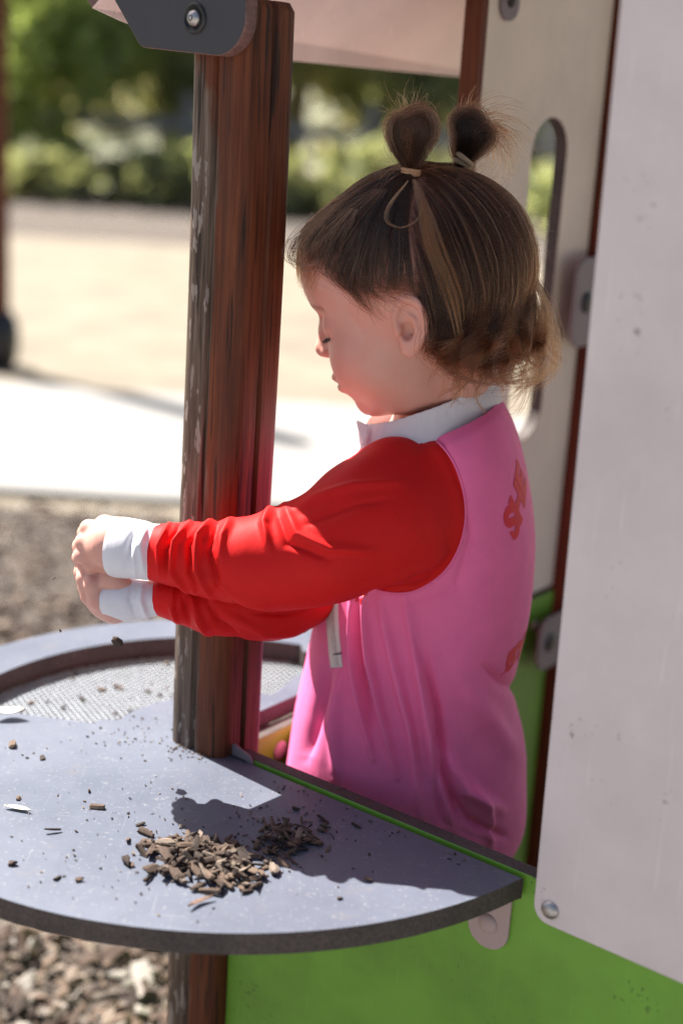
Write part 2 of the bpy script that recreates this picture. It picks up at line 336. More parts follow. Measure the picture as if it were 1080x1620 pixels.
tree(2.1, 18.5, 5.2, 2.0, LF[2], 7000, 'olive tree seen above the child behind the back panel', 5, .25)
tree(4.6, 17, 5.4, 2.0, LF[3], 6000, 'green tree seen through the slot of the back panel', 6, .25)
tree(-6.4, 18, 6.5, 2.4, LF[1], 6000, 'dark tree partly outside the left edge', 7, .2)
def shrub(x, y, w, h, m, n, label, seed):
    r = np.random.default_rng(seed); t = empty('shrub', (x, y, 0), label, 'shrub', 'shrubs along the fence')
    V, F = limb([(x, y, -.05), (x+.05, y, h*.5), (x, y, h*.8)], [.05, .03, .01], 6); mesh('stem', V, F, t, BARK)
    foliage('foliage', [((x+r.normal(0, w*.3), y+r.normal(0, .2), h*r.uniform(.35, .65)), (w*.5, w*.4, h*.42)) for _ in range(5)], n, .07, t, m, r)
for k, (x, y, w, h, mi, lb) in enumerate([(-3.3, 12.9, 1.3, .55, 1, 'dark low shrub at the foot of the bright tree'), (-2.3, 12.6, 1.1, .48, 1, 'second dark shrub from the left along the fence'),
        (-1.45, 12.8, 1.0, .6, 0, 'rounded green shrub just left of the corner post'), (-.5, 12.7, 1.1, .5, 1, 'dark shrub hidden by the corner post'),
        (.35, 12.6, 1.0, .62, 1, 'dark shrub between the post and the forehead'), (1.4, 12.9, 1.2, .6, 0, 'green shrub behind the child by the fence'), (3.2, 12.8, 1.4, .7, 0, 'shrub seen through the slot of the back panel')]):
    shrub(x, y, w, h, LF[mi], 1500, lb, 50+k)
m = mat('weathered_rail', (.22, .215, .21), .8); L(m, ramp(m, noise(m, coords(m), 4, 4, .6), [(.3, (.15, .145, .14)), (.7, (.27, .265, .255))]), P(m).inputs['Base Color']); M['rail'] = m
ft = empty('rail_fence', (0, 14.2, 0), 'pale weathered post and rail fence behind the shrubs', 'fence')
def box(name, c0, c1, parent, m, bev=.01):
    x0, y0, z0 = c0; x1, y1, z1 = c1; return slab(name, [(x0, y0, z0), (x1, y0, z0), (x1, y1, z0), (x0, y1, z0)], (0, 0, 1), z1-z0, parent, [m, m], bev)
for k in range(9): box('fence_post', (-7+k*1.75, 14.1, -.1), (-6.88+k*1.75, 14.24, .98), ft, M['rail'])
for z in (.62,): box('rail', (-7.2, 14.05, z), (7.2, 14.095, z+.13), ft, M['rail'])
# low bank of scrub behind everything
bt = np.random.default_rng(9); m = mat('scrub_soil', (.2, .19, .1), .95); L(m, ramp(m, noise(m, coords(m), .6, 5, .7), [(.3, (.15, .165, .10)), (.55, (.22, .22, .155)), (.72, (.28, .265, .205))]), P(m).inputs['Base Color'])
hl = sheet('hillside', -60, 60, 22, 70, .0, m, 40, 12, lambda x, y: (y-22)*.13+.5*math.sin(x*.4+y*.2)*min(1, (y-22)/8))
bl = [((x, y, .0+(y-22)*.13+.6), (r.uniform(.8, 1.8), 1, r.uniform(.5, 1.4))) for x, y in zip(bt.uniform(-16, 16, 110), bt.uniform(21, 40, 110))]
tag(foliage('far_scrub', bl, 26000, .2, None, LF[2], bt), 'mixed grey green scrub on the slope far behind', 'scrub', kind='stuff')
# ================================================================== playhouse
ZC = .465
ph = empty('playhouse', W(0, 0, 0), 'toddler playhouse with brown posts, grey round counter and green, yellow and white panels', 'playhouse')
def board(name, stz, nrm, th, mats, bev=.0012): return slab(name, [W(*q) for q in stz], nrm, th, ph, mats, bev)
# posts: square with rounded corners and a groove down the middle of each face (object axes follow the faces)
def post(s, t, z0, z1, m, half=.0285, name='post'):
    sec = []; rd = .0125
    for k in range(4):
        a = k*math.pi/2; R = np.array([[math.cos(a), -math.sin(a)], [math.sin(a), math.cos(a)]])
        q = [(half, -half+rd), (half, -.0032), (half-.0034, -.0010), (half-.0034, .0010), (half, .0032), (half, half-rd)]
        q += [(half-rd+rd*math.cos(b), half-rd+rd*math.sin(b)) for b in (.2, .45, .785, 1.12, 1.37)]
        sec += [R@np.array(x) for x in q]
    n = len(sec); zs = [z0]+list(np.linspace(z0+.03, z1-.006, 30))+[z1-.006+.0001, z1]; V = []; F = []
    for i, z in enumerate(zs):
        k = .90 if i == len(zs)-1 else 1; b = .0010*math.sin(z*9+s*7)
        for q in sec: V.append((q[0]*k+b, q[1]*k+b*.6, z))
    for i in range(len(zs)-1):
        for j in range(n): F.append((i*n+j, i*n+(j+1) % n, (i+1)*n+(j+1) % n, (i+1)*n+j))
    F.append(tuple((len(zs)-1)*n+j for j in range(n)))
    o = mesh(name, V, F, ph, m, True); o.matrix_parent_inverse = Matrix()
    p = W(s, t, 0)-W(0, 0, 0); o.location = p; o.rotation_euler = (0, 0, math.atan2(-.6, .8))
    md = o.modifiers.new('edges', 'EDGE_SPLIT'); md.split_angle = math.radians(38); return o
post(0, 0, -.05, 1.036, M['timber'], name='corner_post')
post(.66, 0, -.05, 1.5, M['timber2']); post(0, .556, -.05, 1.5, M['timber2']); post(.66, .571, -.05, 1.5, M['timber2'])
# lower wall panels
board('green_panel', [(.030, -.010, .06), (.630, -.010, .06), (.630, -.010, .4668), (.030, -.010, .4668)], E2, .013, [M['green'], M['core']])
board('yellow_panel', [(.006, .027, .06), (.006, .438, .06), (.006, .438, .452), (.006, .027, .452)], -E1, .013, [M['yellow'], M['core']])
board('green_back_panel', [(.015, .44, .06), (.015, .5255, .06), (.015, .5255, .4735), (.015, .44, .4735)], -E1, .012, [M['green'], M['core']])
board('green_side_panel', [(.655, .027, .06), (.655, .545, .06), (.655, .545, .4735), (.655, .027, .4735)], E1, .013, [M['green'], M['core']])
# counter: three quarters of a disc round the corner post, with a curved opening for the sieve
R0, RI, RO, TH = .279, .088, .230, .0155
A0, A1 = 53.13, 323.13; HA0, HA1 = 68, 171
angs = sorted(set(np.linspace(A0, A1, 136).tolist()+np.linspace(HA0, HA1, 52).tolist())); rads = [.02, .045, RI, .12, .16, .2, RO, .255, R0-.012, R0]
bm = bmesh.new(); vs = {}
def cp(a, q):
    q = q+(.020*np.clip((a-262)/61, 0, 1)**1.5 if q > .2 else 0); x, y = math.cos(math.radians(a))*q, math.sin(math.radians(a))*q
    d = E1*0; p = np.array([x, y, 0]); s, t = p@E1, p@E2
    if a > 300: t = min(t, -.0145)if q > .03 else t
    if a < 80: s = min(s, -.012)
    if abs(a-A1) < 1e-6: t = -.0145
    if abs(a-A0) < 1e-6: s = -.012
    return W(s, t, ZC)
def hole_edge(a):                                  # the opening narrows with rounded ends
    k = min((a-HA0), (HA1-a))/7; k = np.clip(k, 0, 1); k = 1-math.sqrt(max(0, 1-(1-(1-k))**2)) if k < 1 else 1
    k = math.sqrt(np.clip(k, 0, 1)); return k
for i, a in enumerate(angs):
    inh = HA0 <= a <= HA1; k = hole_edge(a) if inh else 0
    for j, q in enumerate(rads):
        q2 = q
        if inh and j == 2: q2 = RI+(.16-RI)*(1-max(k, .55))*.5
        if inh and j == 6: q2 = RO-(RO-.16)*(1-max(k, .55))*.5
        vs[i, j] = bm.verts.new(cp(a, q2))
for i in range(len(angs)-1):
    mid = (angs[i]+angs[i+1])/2
    for j in range(len(rads)-1):
        if HA0 < mid < HA1 and 2 <= j < 6: continue
        bm.faces.new((vs[i, j], vs[i, j+1], vs[i+1, j+1], vs[i+1, j]))
for v in [v for v in bm.verts if not v.link_faces]: bm.verts.remove(v)
ex = bmesh.ops.extrude_face_region(bm, geom=bm.faces[:]); dn = [v for v in ex['geom'] if isinstance(v, bmesh.types.BMVert)]
for v in dn: v.co.z -= TH
bmesh.ops.remove_doubles(bm, verts=bm.verts[:], dist=1e-6); bmesh.ops.recalc_face_normals(bm, faces=bm.faces[:])
for f in bm.faces: f.material_index = 0 if abs(f.normal.z) > .7 else 1
me = bpy.data.meshes.new('counter'); bm.to_mesh(me); bm.free()
ctr = bevel(link('counter', me, ph, [M['counter'], M['core']]), .0022, 3, 40)
# sieve: a tray floor of crossed wires below the opening
V = []; F = []
def bar(p, q, w, h):
    d = (q-p)/np.linalg.norm(q-p); s = np.cross(d, [0, 0, 1])*w; i = len(V)
    for e in (p, q):
        for x, z in ((-1, -1), (1, -1), (1, 1), (-1, 1)): V.append(e+s*x+np.array([0, 0, h*z]))
    F.extend([(i, i+1, i+5, i+4), (i+1, i+2, i+6, i+5), (i+2, i+3, i+7, i+6), (i+3, i, i+4, i+7)])
a_ = .0034; hx = a_*math.sqrt(3)                                   # honeycomb of punched holes
def insv(q): rr_ = math.hypot(q[0], q[1]); an = math.degrees(math.atan2(q[1], q[0])) % 360; return RI-.004 < rr_ < RO+.008 and HA0-3 < an < HA1+3
for iy in range(-10, 62):
    for ix in range(-50, 20):
        c0 = np.array([(ix+.5*(iy % 2))*hx, iy*a_*1.5, 0]); vv = [c0+a_*np.array([math.sin(k*math.pi/3), math.cos(k*math.pi/3), 0]) for k in range(4)]
        for k in range(3):
            if insv(vv[k]) and insv(vv[k+1]): bar(W(0, 0, ZC-.021)+vv[k], W(0, 0, ZC-.021)+vv[k+1], .00085, .0008)
tag(mesh('sieve_mesh', V, F, ph, M['galv'], False), kind='stuff')
# grey frame under the opening that carries the mesh
def ring(q0, q1, z0, z1, a0, a1, name, m):
    V = []; F = []; A = np.linspace(a0, a1, 60)
    for a in A:
        x, y = math.cos(math.radians(a)), math.sin(math.radians(a))
        for q, z in ((q0, z0), (q1, z0), (q1, z1), (q0, z1)): V.append(W(0, 0, z)+np.array([x*q, y*q, 0]))
    for i in range(len(A)-1):
        for k in range(4): F.append((i*4+k, i*4+(k+1) % 4, i*4+4+(k+1) % 4, i*4+4+k))
    F += [(0, 1, 2, 3), tuple(len(V)-4+k for k in (3, 2, 1, 0))]; return mesh(name, V, F, ph, m, False)
ring(RO+.002, RO+.02, ZC-.040, ZC-.0165, HA0-4, HA1+4, 'sieve_frame', M['core']); ring(RI-.016, RI-.002, ZC-.040, ZC-.0165, HA0-4, HA1+4, 'sieve_frame', M['core'])
# brackets under the counter and by the post
def tab(s0, s1, z0, z1, t, name='counter_bracket', m=None):
    o = slab(name, rounded([W(s0, t, z1), W(s0, t, z0), W(s1, t, z0), W(s1, t, z1)], [0, (s1-s0)*.49, (s1-s0)*.49, 0], 8), -E2, .003, ph, [m or M['tab'], m or M['tab']], .0006); return o
b = tab(.2575, .2905, .399, .449, -.0102); bolt(W(.274, -.0133, .4185), -E2, .0078, b, M['tab'])
# white panel outside the green wall, right of the counter
wp = slab('white_panel', rounded([W(.318, -.0225, .4505), W(.70, -.0225, .4505), W(.70, -.0225, 1.30), W(.307, -.0225, 1.30)], [.012, .01, .01, .01], 8), -E2, .010, ph, [M['white'], M['rosecore']], .0012, 3)
bolt(W(.3305, -.0327, .4625), -E2, .0066, wp, M['steel']); bolt(W(.62, -.0327, .4625), -E2, .0066, wp, M['steel'])
# slotted panel on the inside of the far wall
def slotted(name, t0, t1, z0, z1, h0, h1, y0, y1, s, th, mats):
    n = 32; half = (h1-h0)/2; hc = (h0+h1)/2; hole = []; outer = []
    for k in range(n):
        a = 2*math.pi*k/n; x, y = math.cos(a), math.sin(a); hole.append((hc+half*x, (y1-half if y >= 0 else y0+half)+half*y))
        big = max(abs(x), abs(y)); u, v = x/big, y/big
        if abs(abs(k % (n//4))-n//8) < .6: u, v = math.copysign(1, x), math.copysign(1, y)
        outer.append(((t0+t1)/2+(t1-t0)/2*u, (z0+z1)/2+(z1-z0)/2*v))
    V = [W(s, *q) for q in outer]+[W(s, *q) for q in hole]+[W(s-th, *q) for q in outer]+[W(s-th, *q) for q in hole]; F = []; mi = []
    for k in range(n):
        l = (k+1) % n
        F += [(k, l, n+l, n+k), (2*n+k, 3*n+k, 3*n+l, 2*n+l), (n+k, n+l, 3*n+l, 3*n+k), (k, 2*n+k, 2*n+l, l)]; mi += [0, 0, 1, 1]
    return bevel(mesh(name, V, F, ph, mats, False, mi), .001, 2)
slotted('slotted_panel', .300, .5255, .478, 1.32, .396, .462, .655, .969, .012, .014, [M['cream'], M['core']])
board('panel_edge_strip', [(.013, .288, .478), (.013, .2985, .478), (.013, .2985, 1.3), (.013, .288, 1.3)], -E1, .018, [M['timber2'], M['timber2']])
# clamps that hold the panels to the far post
for z, h in ((.792, .045), (.425, .030)):
    o = slab('panel_clamp', rounded([W(.0295, .470, z-h), W(.0295, .57, z-h), W(.0295, .57, z+h), W(.0295, .470, z+h)], [.018, .004, .004, .018], 6), E1, .004, ph, [M['plate'], M['plate']], .001)
    bolt(W(.0337, .494, z), E1, .011, o, M['black'])
o = slab('top_clamp', rounded([W(.0125, .315, 1.048), W(.0125, .345, 1.048), W(.0125, .345, 1.16), W(.0125, .315, 1.16)], .0145, 6), E1, .003, ph, [M['plate'], M['plate']], .0008)
bolt(W(.0156, .330, 1.065), E1, .006, o, M['black'])
bolt(W(.0152, .49, .44), E1, .006, ph, M['steel'])
bolt(W(.0065, .075, .432), E1, .0085, ph, M['tab'])
# dark gable bracket bolted across the top of the corner post
gb = slab('gable_bracket', rounded([W(-.062, -.0290, 1.000), W(.038, -.0290, .995), W(.034, -.0290, 1.24), W(-.19, -.0290, 1.16), W(-.110, -.0290, 1.055)], [.012, .026, .01, .01, .02], 10), -E2, .012, ph, [M['slate'], M['rosecore']], .0012, 3)
w = lathe('washer', [(.0105, -.001), (.0105, .0008), (.0085, .0014), (.0085, .0005)], W(-.0095, -.0412, 1.0205), -E2, gb, M['black'])
bolt(W(-.0095, -.0420, 1.0205), -E2, .0056, gb, M['steel']); lathe('socket', [(.0022, 0), (.0022, .0003)], W(-.0095, -.0452, 1.0205), -E2, gb, M['black'], 6)
# roof: two slopes of rose board, the left eave runs beside the posts
def roof(s0, z0, s1, z1, t0, t1):
    top = [W(s0, t, z0+.7*max(0, .16-t)**2) for t in np.linspace(t1, t0, 26)]+[W(s1, t0, z1), W(s1, t1, z1)]
    n = np.cross(E2, W(s1, 0, z1)-W(s0, 0, z0)); n /= np.linalg.norm(n); n = n if n[2] > 0 else -n
    slab('roof_panel', top, n, .012, ph, [M['rose'], M['rosecore']], .001)
roof(-.13, 1.003, .335, 1.40, -.0255, .70); roof(.80, 1.003, .337, 1.40, -.0255, .70)
# tab of the counter where it meets the post
o = slab('post_bracket', rounded([W(.026, -.0105, .452), W(.058, -.0105, .452), W(.046, -.0105, .470), W(.026, -.0105, .476)], [0, .003, .006, .003], 4), -E2, .0022, ph, [M['plate'], M['plate']], .0005)
# ================================================================== child
def nrm(v): v = np.array(v, float); return v/np.linalg.norm(v)
def sm(a, b, k):
    h = np.clip(.5+.5*(b-a)/k, 0, 1); return b*(1-h)+a*h-k*h*(1-h)
def smx(a, b, k): return -sm(-a, -b, k)
def ell(p, c, r, R=None):
    q = p-np.array(c); q = q@R if R is not None else q; r = np.array(r); k0 = np.linalg.norm(q/r, axis=1); k1 = np.linalg.norm(q/r**2, axis=1)+1e-9; return k0*(k0-1)/k1
def cap(p, a, b, ra, rb):
    a = np.array(a, float); b = np.array(b, float); ab = b-a; t = np.clip((p-a)@ab/(ab@ab), 0, 1); return np.linalg.norm(p-a-t[:, None]*ab, axis=1)-(ra+(rb-ra)*t)
def chain(p, pts, rs, k):
    d = None
    for i in range(len(pts)-1):
        e = cap(p, pts[i], pts[i+1], rs[i], rs[i+1]); d = e if d is None else sm(d, e, k)
    return d
def surface_net(fn, lo, hi, h, B=12):
    lo = np.array(lo); nb = np.ceil((np.array(hi)-lo)/(B*h)).astype(int)
    bi = np.stack(np.meshgrid(*[np.arange(n) for n in nb], indexing='ij'), -1).reshape(-1, 3)
    d = fn(lo+(bi+.5)*B*h); bi = bi[np.abs(d) < 1.25*B*h]
    g = np.stack(np.meshgrid(*[np.arange(B+1)]*3, indexing='ij'), -1).reshape(-1, 3); n1 = B+1
    cid = []; cpos = []; quads = []; S = (nb*B+2)
    key = lambda c: (c[..., 0]*S[1]+c[..., 1])*S[2]+c[..., 2]
    cor = np.array([(i, j, k) for i in (0, 1) for j in (0, 1) for k in (0, 1)])
    for c0 in range(0, len(bi), 160):
        bb = bi[c0:c0+160]; ix = bb[:, None]*B+g[None]; v = fn(lo+ix.reshape(-1, 3)*h).reshape(len(bb), n1, n1, n1)
        C = np.stack([v[:, i:B+i, j:B+j, k:B+k] for i, j, k in cor], -1); neg = C < 0; act = neg.any(-1) & ~neg.all(-1)
        w = np.argwhere(act); cv = C[act]; base = bb[w[:, 0]]*B+w[:, 1:]; acc = np.zeros((len(w), 3)); cnt = np.zeros(len(w))
        for a in range(8):
            for b in range(a+1, 8):
                if np.abs(cor[a]-cor[b]).sum() != 1: continue
                x = (cv[:, a] < 0) != (cv[:, b] < 0); t = cv[x, a]/(cv[x, a]-cv[x, b]); acc[x] += cor[a]+(cor[b]-cor[a])*t[:, None]; cnt[x] += 1
        cid.append(key(base)); cpos.append(lo+(base+acc/cnt[:, None])*h)
        for ax in range(3):
            o = [0, 0, 0]; o[ax] = 1; a = v[:, :B, :B, :B] < 0; b = v[:, o[0]:B+o[0], o[1]:B+o[1], o[2]:B+o[2]] < 0
            e = np.argwhere(a != b); fl = a[a != b]; cc = bb[e[:, 0]]*B+e[:, 1:]; d1 = np.zeros(3, int); d2 = np.zeros(3, int); d1[(ax+1) % 3] = 1; d2[(ax+2) % 3] = 1
            q = np.stack([key(cc), key(cc-d1), key(cc-d1-d2), key(cc-d2)], 1); q[~fl] = q[~fl][:, ::-1]; quads.append(q)
    cid = np.concatenate(cid); cpos = np.vstack(cpos); o = np.argsort(cid); cid = cid[o]; cpos = cpos[o]; q = np.vstack(quads)
    ii = np.clip(np.searchsorted(cid, q), 0, len(cid)-1); ok = (cid[ii] == q).all(1); return cpos, ii[ok]
def np_mesh(name, V, Q, parent, mats):
    me = bpy.data.meshes.new(name); me.vertices.add(len(V)); me.vertices.foreach_set('co', V.astype(np.float32).ravel()); n = len(Q); w = Q.shape[1]
    me.loops.add(n*w); me.loops.foreach_set('vertex_index', Q.astype(np.int32).ravel()); me.polygons.add(n); me.polygons.foreach_set('loop_start', np.arange(0, n*w, w, dtype=np.int32))
    me.polygons.foreach_set('use_smooth', np.ones(n, bool)); me.update(calc_edges=True); me.validate(); return link(name, me, parent, mats)
def colour_attr(me, C):
    a = me.color_attributes.new('tint', 'FLOAT_COLOR', 'POINT'); a.data.foreach_set('color', np.hstack([C, np.ones((len(C), 1))]).astype(np.float32).ravel())

# ---- head frame (cm): forward, left (towards the camera), up
YAW, HP, HR = math.radians(17), math.radians(21), math.radians(0)
_fh = np.array([-math.cos(YAW), math.sin(YAW), 0]); _lh = np.array([-math.sin(YAW), -math.cos(YAW), 0])
HF = _fh*math.cos(HP)+np.array([0, 0, -math.sin(HP)]); HU = np.array([0, 0, 1])*math.cos(HP)+_fh*math.sin(HP); HL = _lh
HB = np.stack([HF, HL, HU], 1); HO = at(661, 452, 1.075); HS = .01*1.0
def toH(p): return ((np.atleast_2d(p)-HO)@HB)/HS
def frH(q): return HO+(np.atleast_2d(q)*HS)@HB.T
SK_C = np.array([-.4, 0, 1.1]); SK_R = np.array([8.2, 6.75, 7.3])
def Rx(a): a = math.radians(a); return np.array([[1, 0, 0], [0, math.cos(a), -math.sin(a)], [0, math.sin(a), math.cos(a)]])
def Ry(a): a = math.radians(a); return np.array([[math.cos(a), 0, math.sin(a)], [0, 1, 0], [-math.sin(a), 0, math.cos(a)]])
def Rz(a): a = math.radians(a); return np.array([[math.cos(a), -math.sin(a), 0], [math.sin(a), math.cos(a), 0], [0, 0, 1]])
EAR = np.array([-.55, 6.2, -2.5]); ER = Ry(-16)@Rz(-8)@Rx(-8)
def head_sdf(p):
    """p in head cm"""
    q = p.copy(); s = np.abs(q[:, 1]); m_ = np.stack([q[:, 0], s, q[:, 2]], 1)
    d = ell(q, SK_C, SK_R)
    d = sm(d, ell(q, (5.0, 0, 3.0), (3.0, 4.6, 3.5)), 2.4)                   # forehead
    d = sm(d, ell(q, (3.0, 0, -3.6), (4.7, 5.0, 5.0)), 2.0)                  # face
    d = sm(d, ell(q, (2.6, 0, -5.9), (4.0, 4.1, 3.1)), 1.5)                  # jaw
    d = sm(d, ell(m_, (4.35, 2.95, -4.15), (2.75, 2.4, 2.6)), 1.5)           # cheeks
    d = sm(d, ell(q, (5.85, 0, -7.5), (1.35, 1.6, 1.15)), 1.1)              # chin
    d = sm(d, ell(q, (6.85, 0, -5.3), (1.35, 2.1, 1.35)), .9)                # muzzle
    d = sm(d, ell(q, (5.9, 0, .55), (1.7, 3.4, 1.1)), .9)                     # brow
    d = smx(d, -ell(m_, (7.9, 2.75, -.75), (1.25, 1.75, .95)), .9)           # eye sockets
    d = sm(d, ell(m_, (5.95, 2.8, -1.05), (1.22, 1.45, 1.15)), .45)          # closed lids
    n = chain(q, [(7.2, 0, .3), (7.85, 0, -1.2), (8.5, 0, -2.45)], [.62, .64, .68], .5)
    n = sm(n, ell(q, (8.5, 0, -2.6), (.74, .80, .68)), .4); n = sm(n, ell(m_, (8.05, .74, -2.9), (.62, .48, .48)), .35); d = sm(d, n, .55)
    d = smx(d, -ell(m_, (8.3, .40, -3.4), (.3, .22, .3)), .2)               # nostrils
    d = sm(d, ell(q, (7.95, 0, -4.9), (.6, 1.45, .42)), .35); d = sm(d, ell(q, (7.7, 0, -5.85), (.65, 1.2, .46)), .35)   # lips
    d = smx(d, -(np.abs(q[:, 2]+5.42+.05*s**2)*.9+np.maximum(0, s-1.75)*.8+np.maximum(0, 6.75-q[:, 0])*.6-.07), .16)        # mouth line
    # ears
    e = (m_-EAR)@ER/.9; a = e[:, 0]; l = e[:, 1]; b = e[:, 2]
    sh = ell(e, (0, 0, .1), (1.45, .42, 2.25)); sh = sm(sh, ell(e, (.35, 0, -1.75), (.85, .42, .85)), .4)
    rho = np.sqrt((a/1.32)**2+((b-.35)/1.95)**2); rim = np.sqrt(((rho-.98)*1.45)**2+(l-.30)**2)-.31; rim = np.where((b < -.9) & (a > -.2), np.maximum(rim, .35), rim); sh = sm(sh, rim, .22)
    sh = smx(sh, -ell(e, (.05, .62, .45), (1.0, .50, 1.55)), .12); sh = smx(sh, -ell(e, (.42, .45, -.35), (.62, 1.0, .78)), .12)
    sh = smx(sh, -ell(e, (.62, .1, -.35), (.32, .5, .36)), .1)
    sh = sm(sh, ell(e, (1.05, .25, -.25), (.3, .4, .45)), .2); sh = sm(sh, chain(e, [(-.35, .22, -1.15), (-.52, .26, -.2), (-.30, .26, .65), (.25, .2, 1.05)], [.22, .22, .22, .16], .12), .12)
    d = sm(d, sh, .28); return d
# ---- body frame
NK0 = frH([(-1.6, 0, -5.2)])[0]; NK1 = at(690, 665, 1.115)
TC = 1.105                                        # distance of the torso's middle
SHN = at(668, 775, 1.035); ELN = at(438, 885, .985); WRN = at(236, 872, .992)
SHF = at(600, 800, 1.185); ELF = at(430, 968, 1.055); WRF = at(238, 945, 1.000)
HIP = at(640, 1330, TC)
def H3(x, y, Y): return at(x, y, Y)
mm = .001
# hands: near (left) hand closes over, far (right) hand cups from below
NH = dict(palm=[(H3(210, 869, .994), .0140), (H3(178, 862, .997), .0185), (H3(162, 860, 1.003), .016)],
    fing=[[H3(160, 838, 1.000), H3(141, 836, 1.004), H3(136, 843, 1.022), H3(152, 850, 1.032)],
          [H3(156, 858, .998), H3(134, 858, 1.000), H3(129, 864, 1.019), H3(148, 870, 1.031)],
          [H3(157, 877, .997), H3(132, 878, .998), H3(128, 882, 1.015), H3(146, 886, 1.028)],
          [H3(165, 893, .997), H3(145, 893, .996), H3(139, 896, 1.011), H3(152, 897, 1.022)]],
    thumb=[H3(186, 838, 1.006), H3(166, 832, 1.018), H3(150, 838, 1.028)])
FHD = dict(palm=[(H3(212, 948, 1.002), .0125), (H3(182, 949, 1.004), .0165), (H3(168, 945, 1.006), .0155)],
    fing=[[H3(172, 962, .999), H3(153, 950, .992), H3(146, 925, .993), H3(141, 904, 1.003)],
          [H3(165, 960, 1.006), H3(143, 943, 1.000), H3(135, 915, 1.000), H3(133, 893, 1.010)],
          [H3(160, 955, 1.014), H3(138, 930, 1.011), H3(131, 905, 1.012), H3(132, 888, 1.020)],
          [H3(160, 948, 1.022), H3(139, 925, 1.021), H3(135, 903, 1.022), H3(140, 893, 1.030)]],
    thumb=[H3(190, 928, .998), H3(174, 916, .996), H3(158, 912, 1.004)])
def hand_sdf(p, D):
    d = None
    for i in range(len(D['palm'])-1):
        (a, ra), (b, rb) = D['palm'][i:i+2]; e = cap(p, a, b, ra, rb); d = e if d is None else sm(d, e, .006)
    rs = [.0074, .0069, .0065, .0058]
    f = None
    for k, F_ in enumerate(D['fing']):
        s = [.94, 1., .96, .86][k]; e = chain(p, F_, [r*s for r in rs], .002); f = e if f is None else np.minimum(f, e)
    d = sm(d, f, .0022); d = sm(d, chain(p, D['thumb'], [.0095, .008, .0066], .002), .004); return d
def group(center, rad, fn):
    c = np.array(center)
    def g(p):
        dd = np.linalg.norm(p-c, axis=1)-rad; out = np.maximum(dd, .02).astype(float); m_ = dd < .03
        if m_.any(): out[m_] = fn(p[m_])
        return out
    return g
gh = group(HO, .125, lambda p: head_sdf(toH(p))*HS)
gn = group(at(150, 890, 1.0), .075, lambda p: np.minimum(hand_sdf(p, NH), hand_sdf(p, FHD)))
CH0 = at(690, 760, TC)
def core_sdf(p):
    d = cap(p, NK0, NK1, .031, .033); d = sm(d, ell(p, CH0, (.058, .060, .052)), .02); d = sm(d, cap(p, at(670, 850, TC), at(650, 1180, TC), .058, .066), .04)
    d = sm(d, cap(p, SHN, ELN, .025, .020), .02); d = sm(d, cap(p, ELN, WRN, .020, .0135), .010); d = sm(d, cap(p, SHF, ELF, .025, .020), .02); d = sm(d, cap(p, ELF, WRF, .020, .0125), .010)
    for s in (-1, 1):
        h = HIP+np.array([0, s*.042, 0]); k = np.array([h[0]-.01, h[1]+s*.008, .235]); a = np.array([h[0]+.005, h[1]+s*.01, .045])
        d = sm(d, cap(p, h, k, .055, .040), .03); d = sm(d, cap(p, k, a, .038, .025), .02); d = sm(d, cap(p, a+[0, 0, -.015], a+[-.075, 0, -.022], .024, .019), .015)
    return d
def body_sdf(p):
    d = sm(core_sdf(p), gh(p), .012); return sm(d, gn(p), .004)
kid = empty('person', (HIP[0], HIP[1], 0), 'toddler in pink and red sun top with two topknots, reaching over the grey counter', 'person')
V, Q = surface_net(body_sdf, (-.24, .93, -.005), (.22, 1.30, .98), .0015)
hp = toH(V); f, l, u = hp.T
def gs(x, w): return np.exp(-(x/w)**2)
SKIN = np.array([.63, .345, .28]); C = np.tile(SKIN, (len(V), 1)); inh = (np.linalg.norm(V-HO, axis=1) < .13)[:, None]
def tint(w, col): global C; w = np.clip(w, 0, 1)[:, None]*inh; C = C*(1-w)+np.array(col)*w
tint(.55*gs(f-5.2, 2.0)*gs(np.abs(l)-3.6, 2.2)*gs(u+4.2, 1.9), (.62, .21, .16))
tint(.85*gs(u+5.42, .75)*gs(l, 1.5)*(f > 6.5), (.50, .15, .13)); tint(.35*gs(f-8.6, 1.0)*gs(u+3.1, 1), (.62, .24, .18))
tint(.4*(np.abs(l) > 5.6)*gs(u+1.9, 2.5), (.62, .27, .20))
# brows and lash line
tint(.8*gs(u-.75+.10*(np.abs(l)-2.6)**2, .24)*(np.abs(l) > 1.3)*(np.abs(l) < 4.4)*(f > 4), (.22, .10, .06))
tint(.5*gs(u+1.75, .25)*(np.abs(l) > 1.5)*(np.abs(l) < 4.1)*(f > 5), (.25, .12, .09))
# hair covered scalp is darker
def hairline(f, l, u):
    """>0 on the scalp: height above a line running from the brow over the temple and the ear to the nape"""
    return u-np.interp(f, [-9, -5, -3.2, -2.2, -1.0, .4, 2.0, 3.6, 5.2, 6.4, 8], [-6.5, -5.4, -4.6, -2.4, .3, .3, .4, 1.5, 3.1, 4.0, 5.0])
sc_ = np.clip(hairline(f, l, u)/.9+.2, 0, 1)*(np.sqrt((((hp-SK_C)/SK_R)**2).sum(1)) < 1.25); tint(sc_*.75*(np.abs(l) < 6.95), (.17, .085, .055))
mS = mat('skin', SKIN, .48); at_ = N(mS, 'VertexColor', layer_name='tint'); cs = coords(mS); mot = noise(mS, cs, 60, 4, .6)
L(mS, mix(mS, ramp(mS, mot, [(.4, G(.0)), (.7, G(.5))]), at_.outputs[0], (.62, .27, .21)), P(mS).inputs['Base Color'])
P(mS).inputs['Subsurface Weight'].default_value = .35; P(mS).inputs['Subsurface Radius'].default_value = (.9, .32, .16); P(mS).inputs['Subsurface Scale'].default_value = .006
bump(mS, noise(mS, cs, 1400, 2, .5), .1, .0004); P(mS).inputs['Specular IOR Level'].default_value = .35
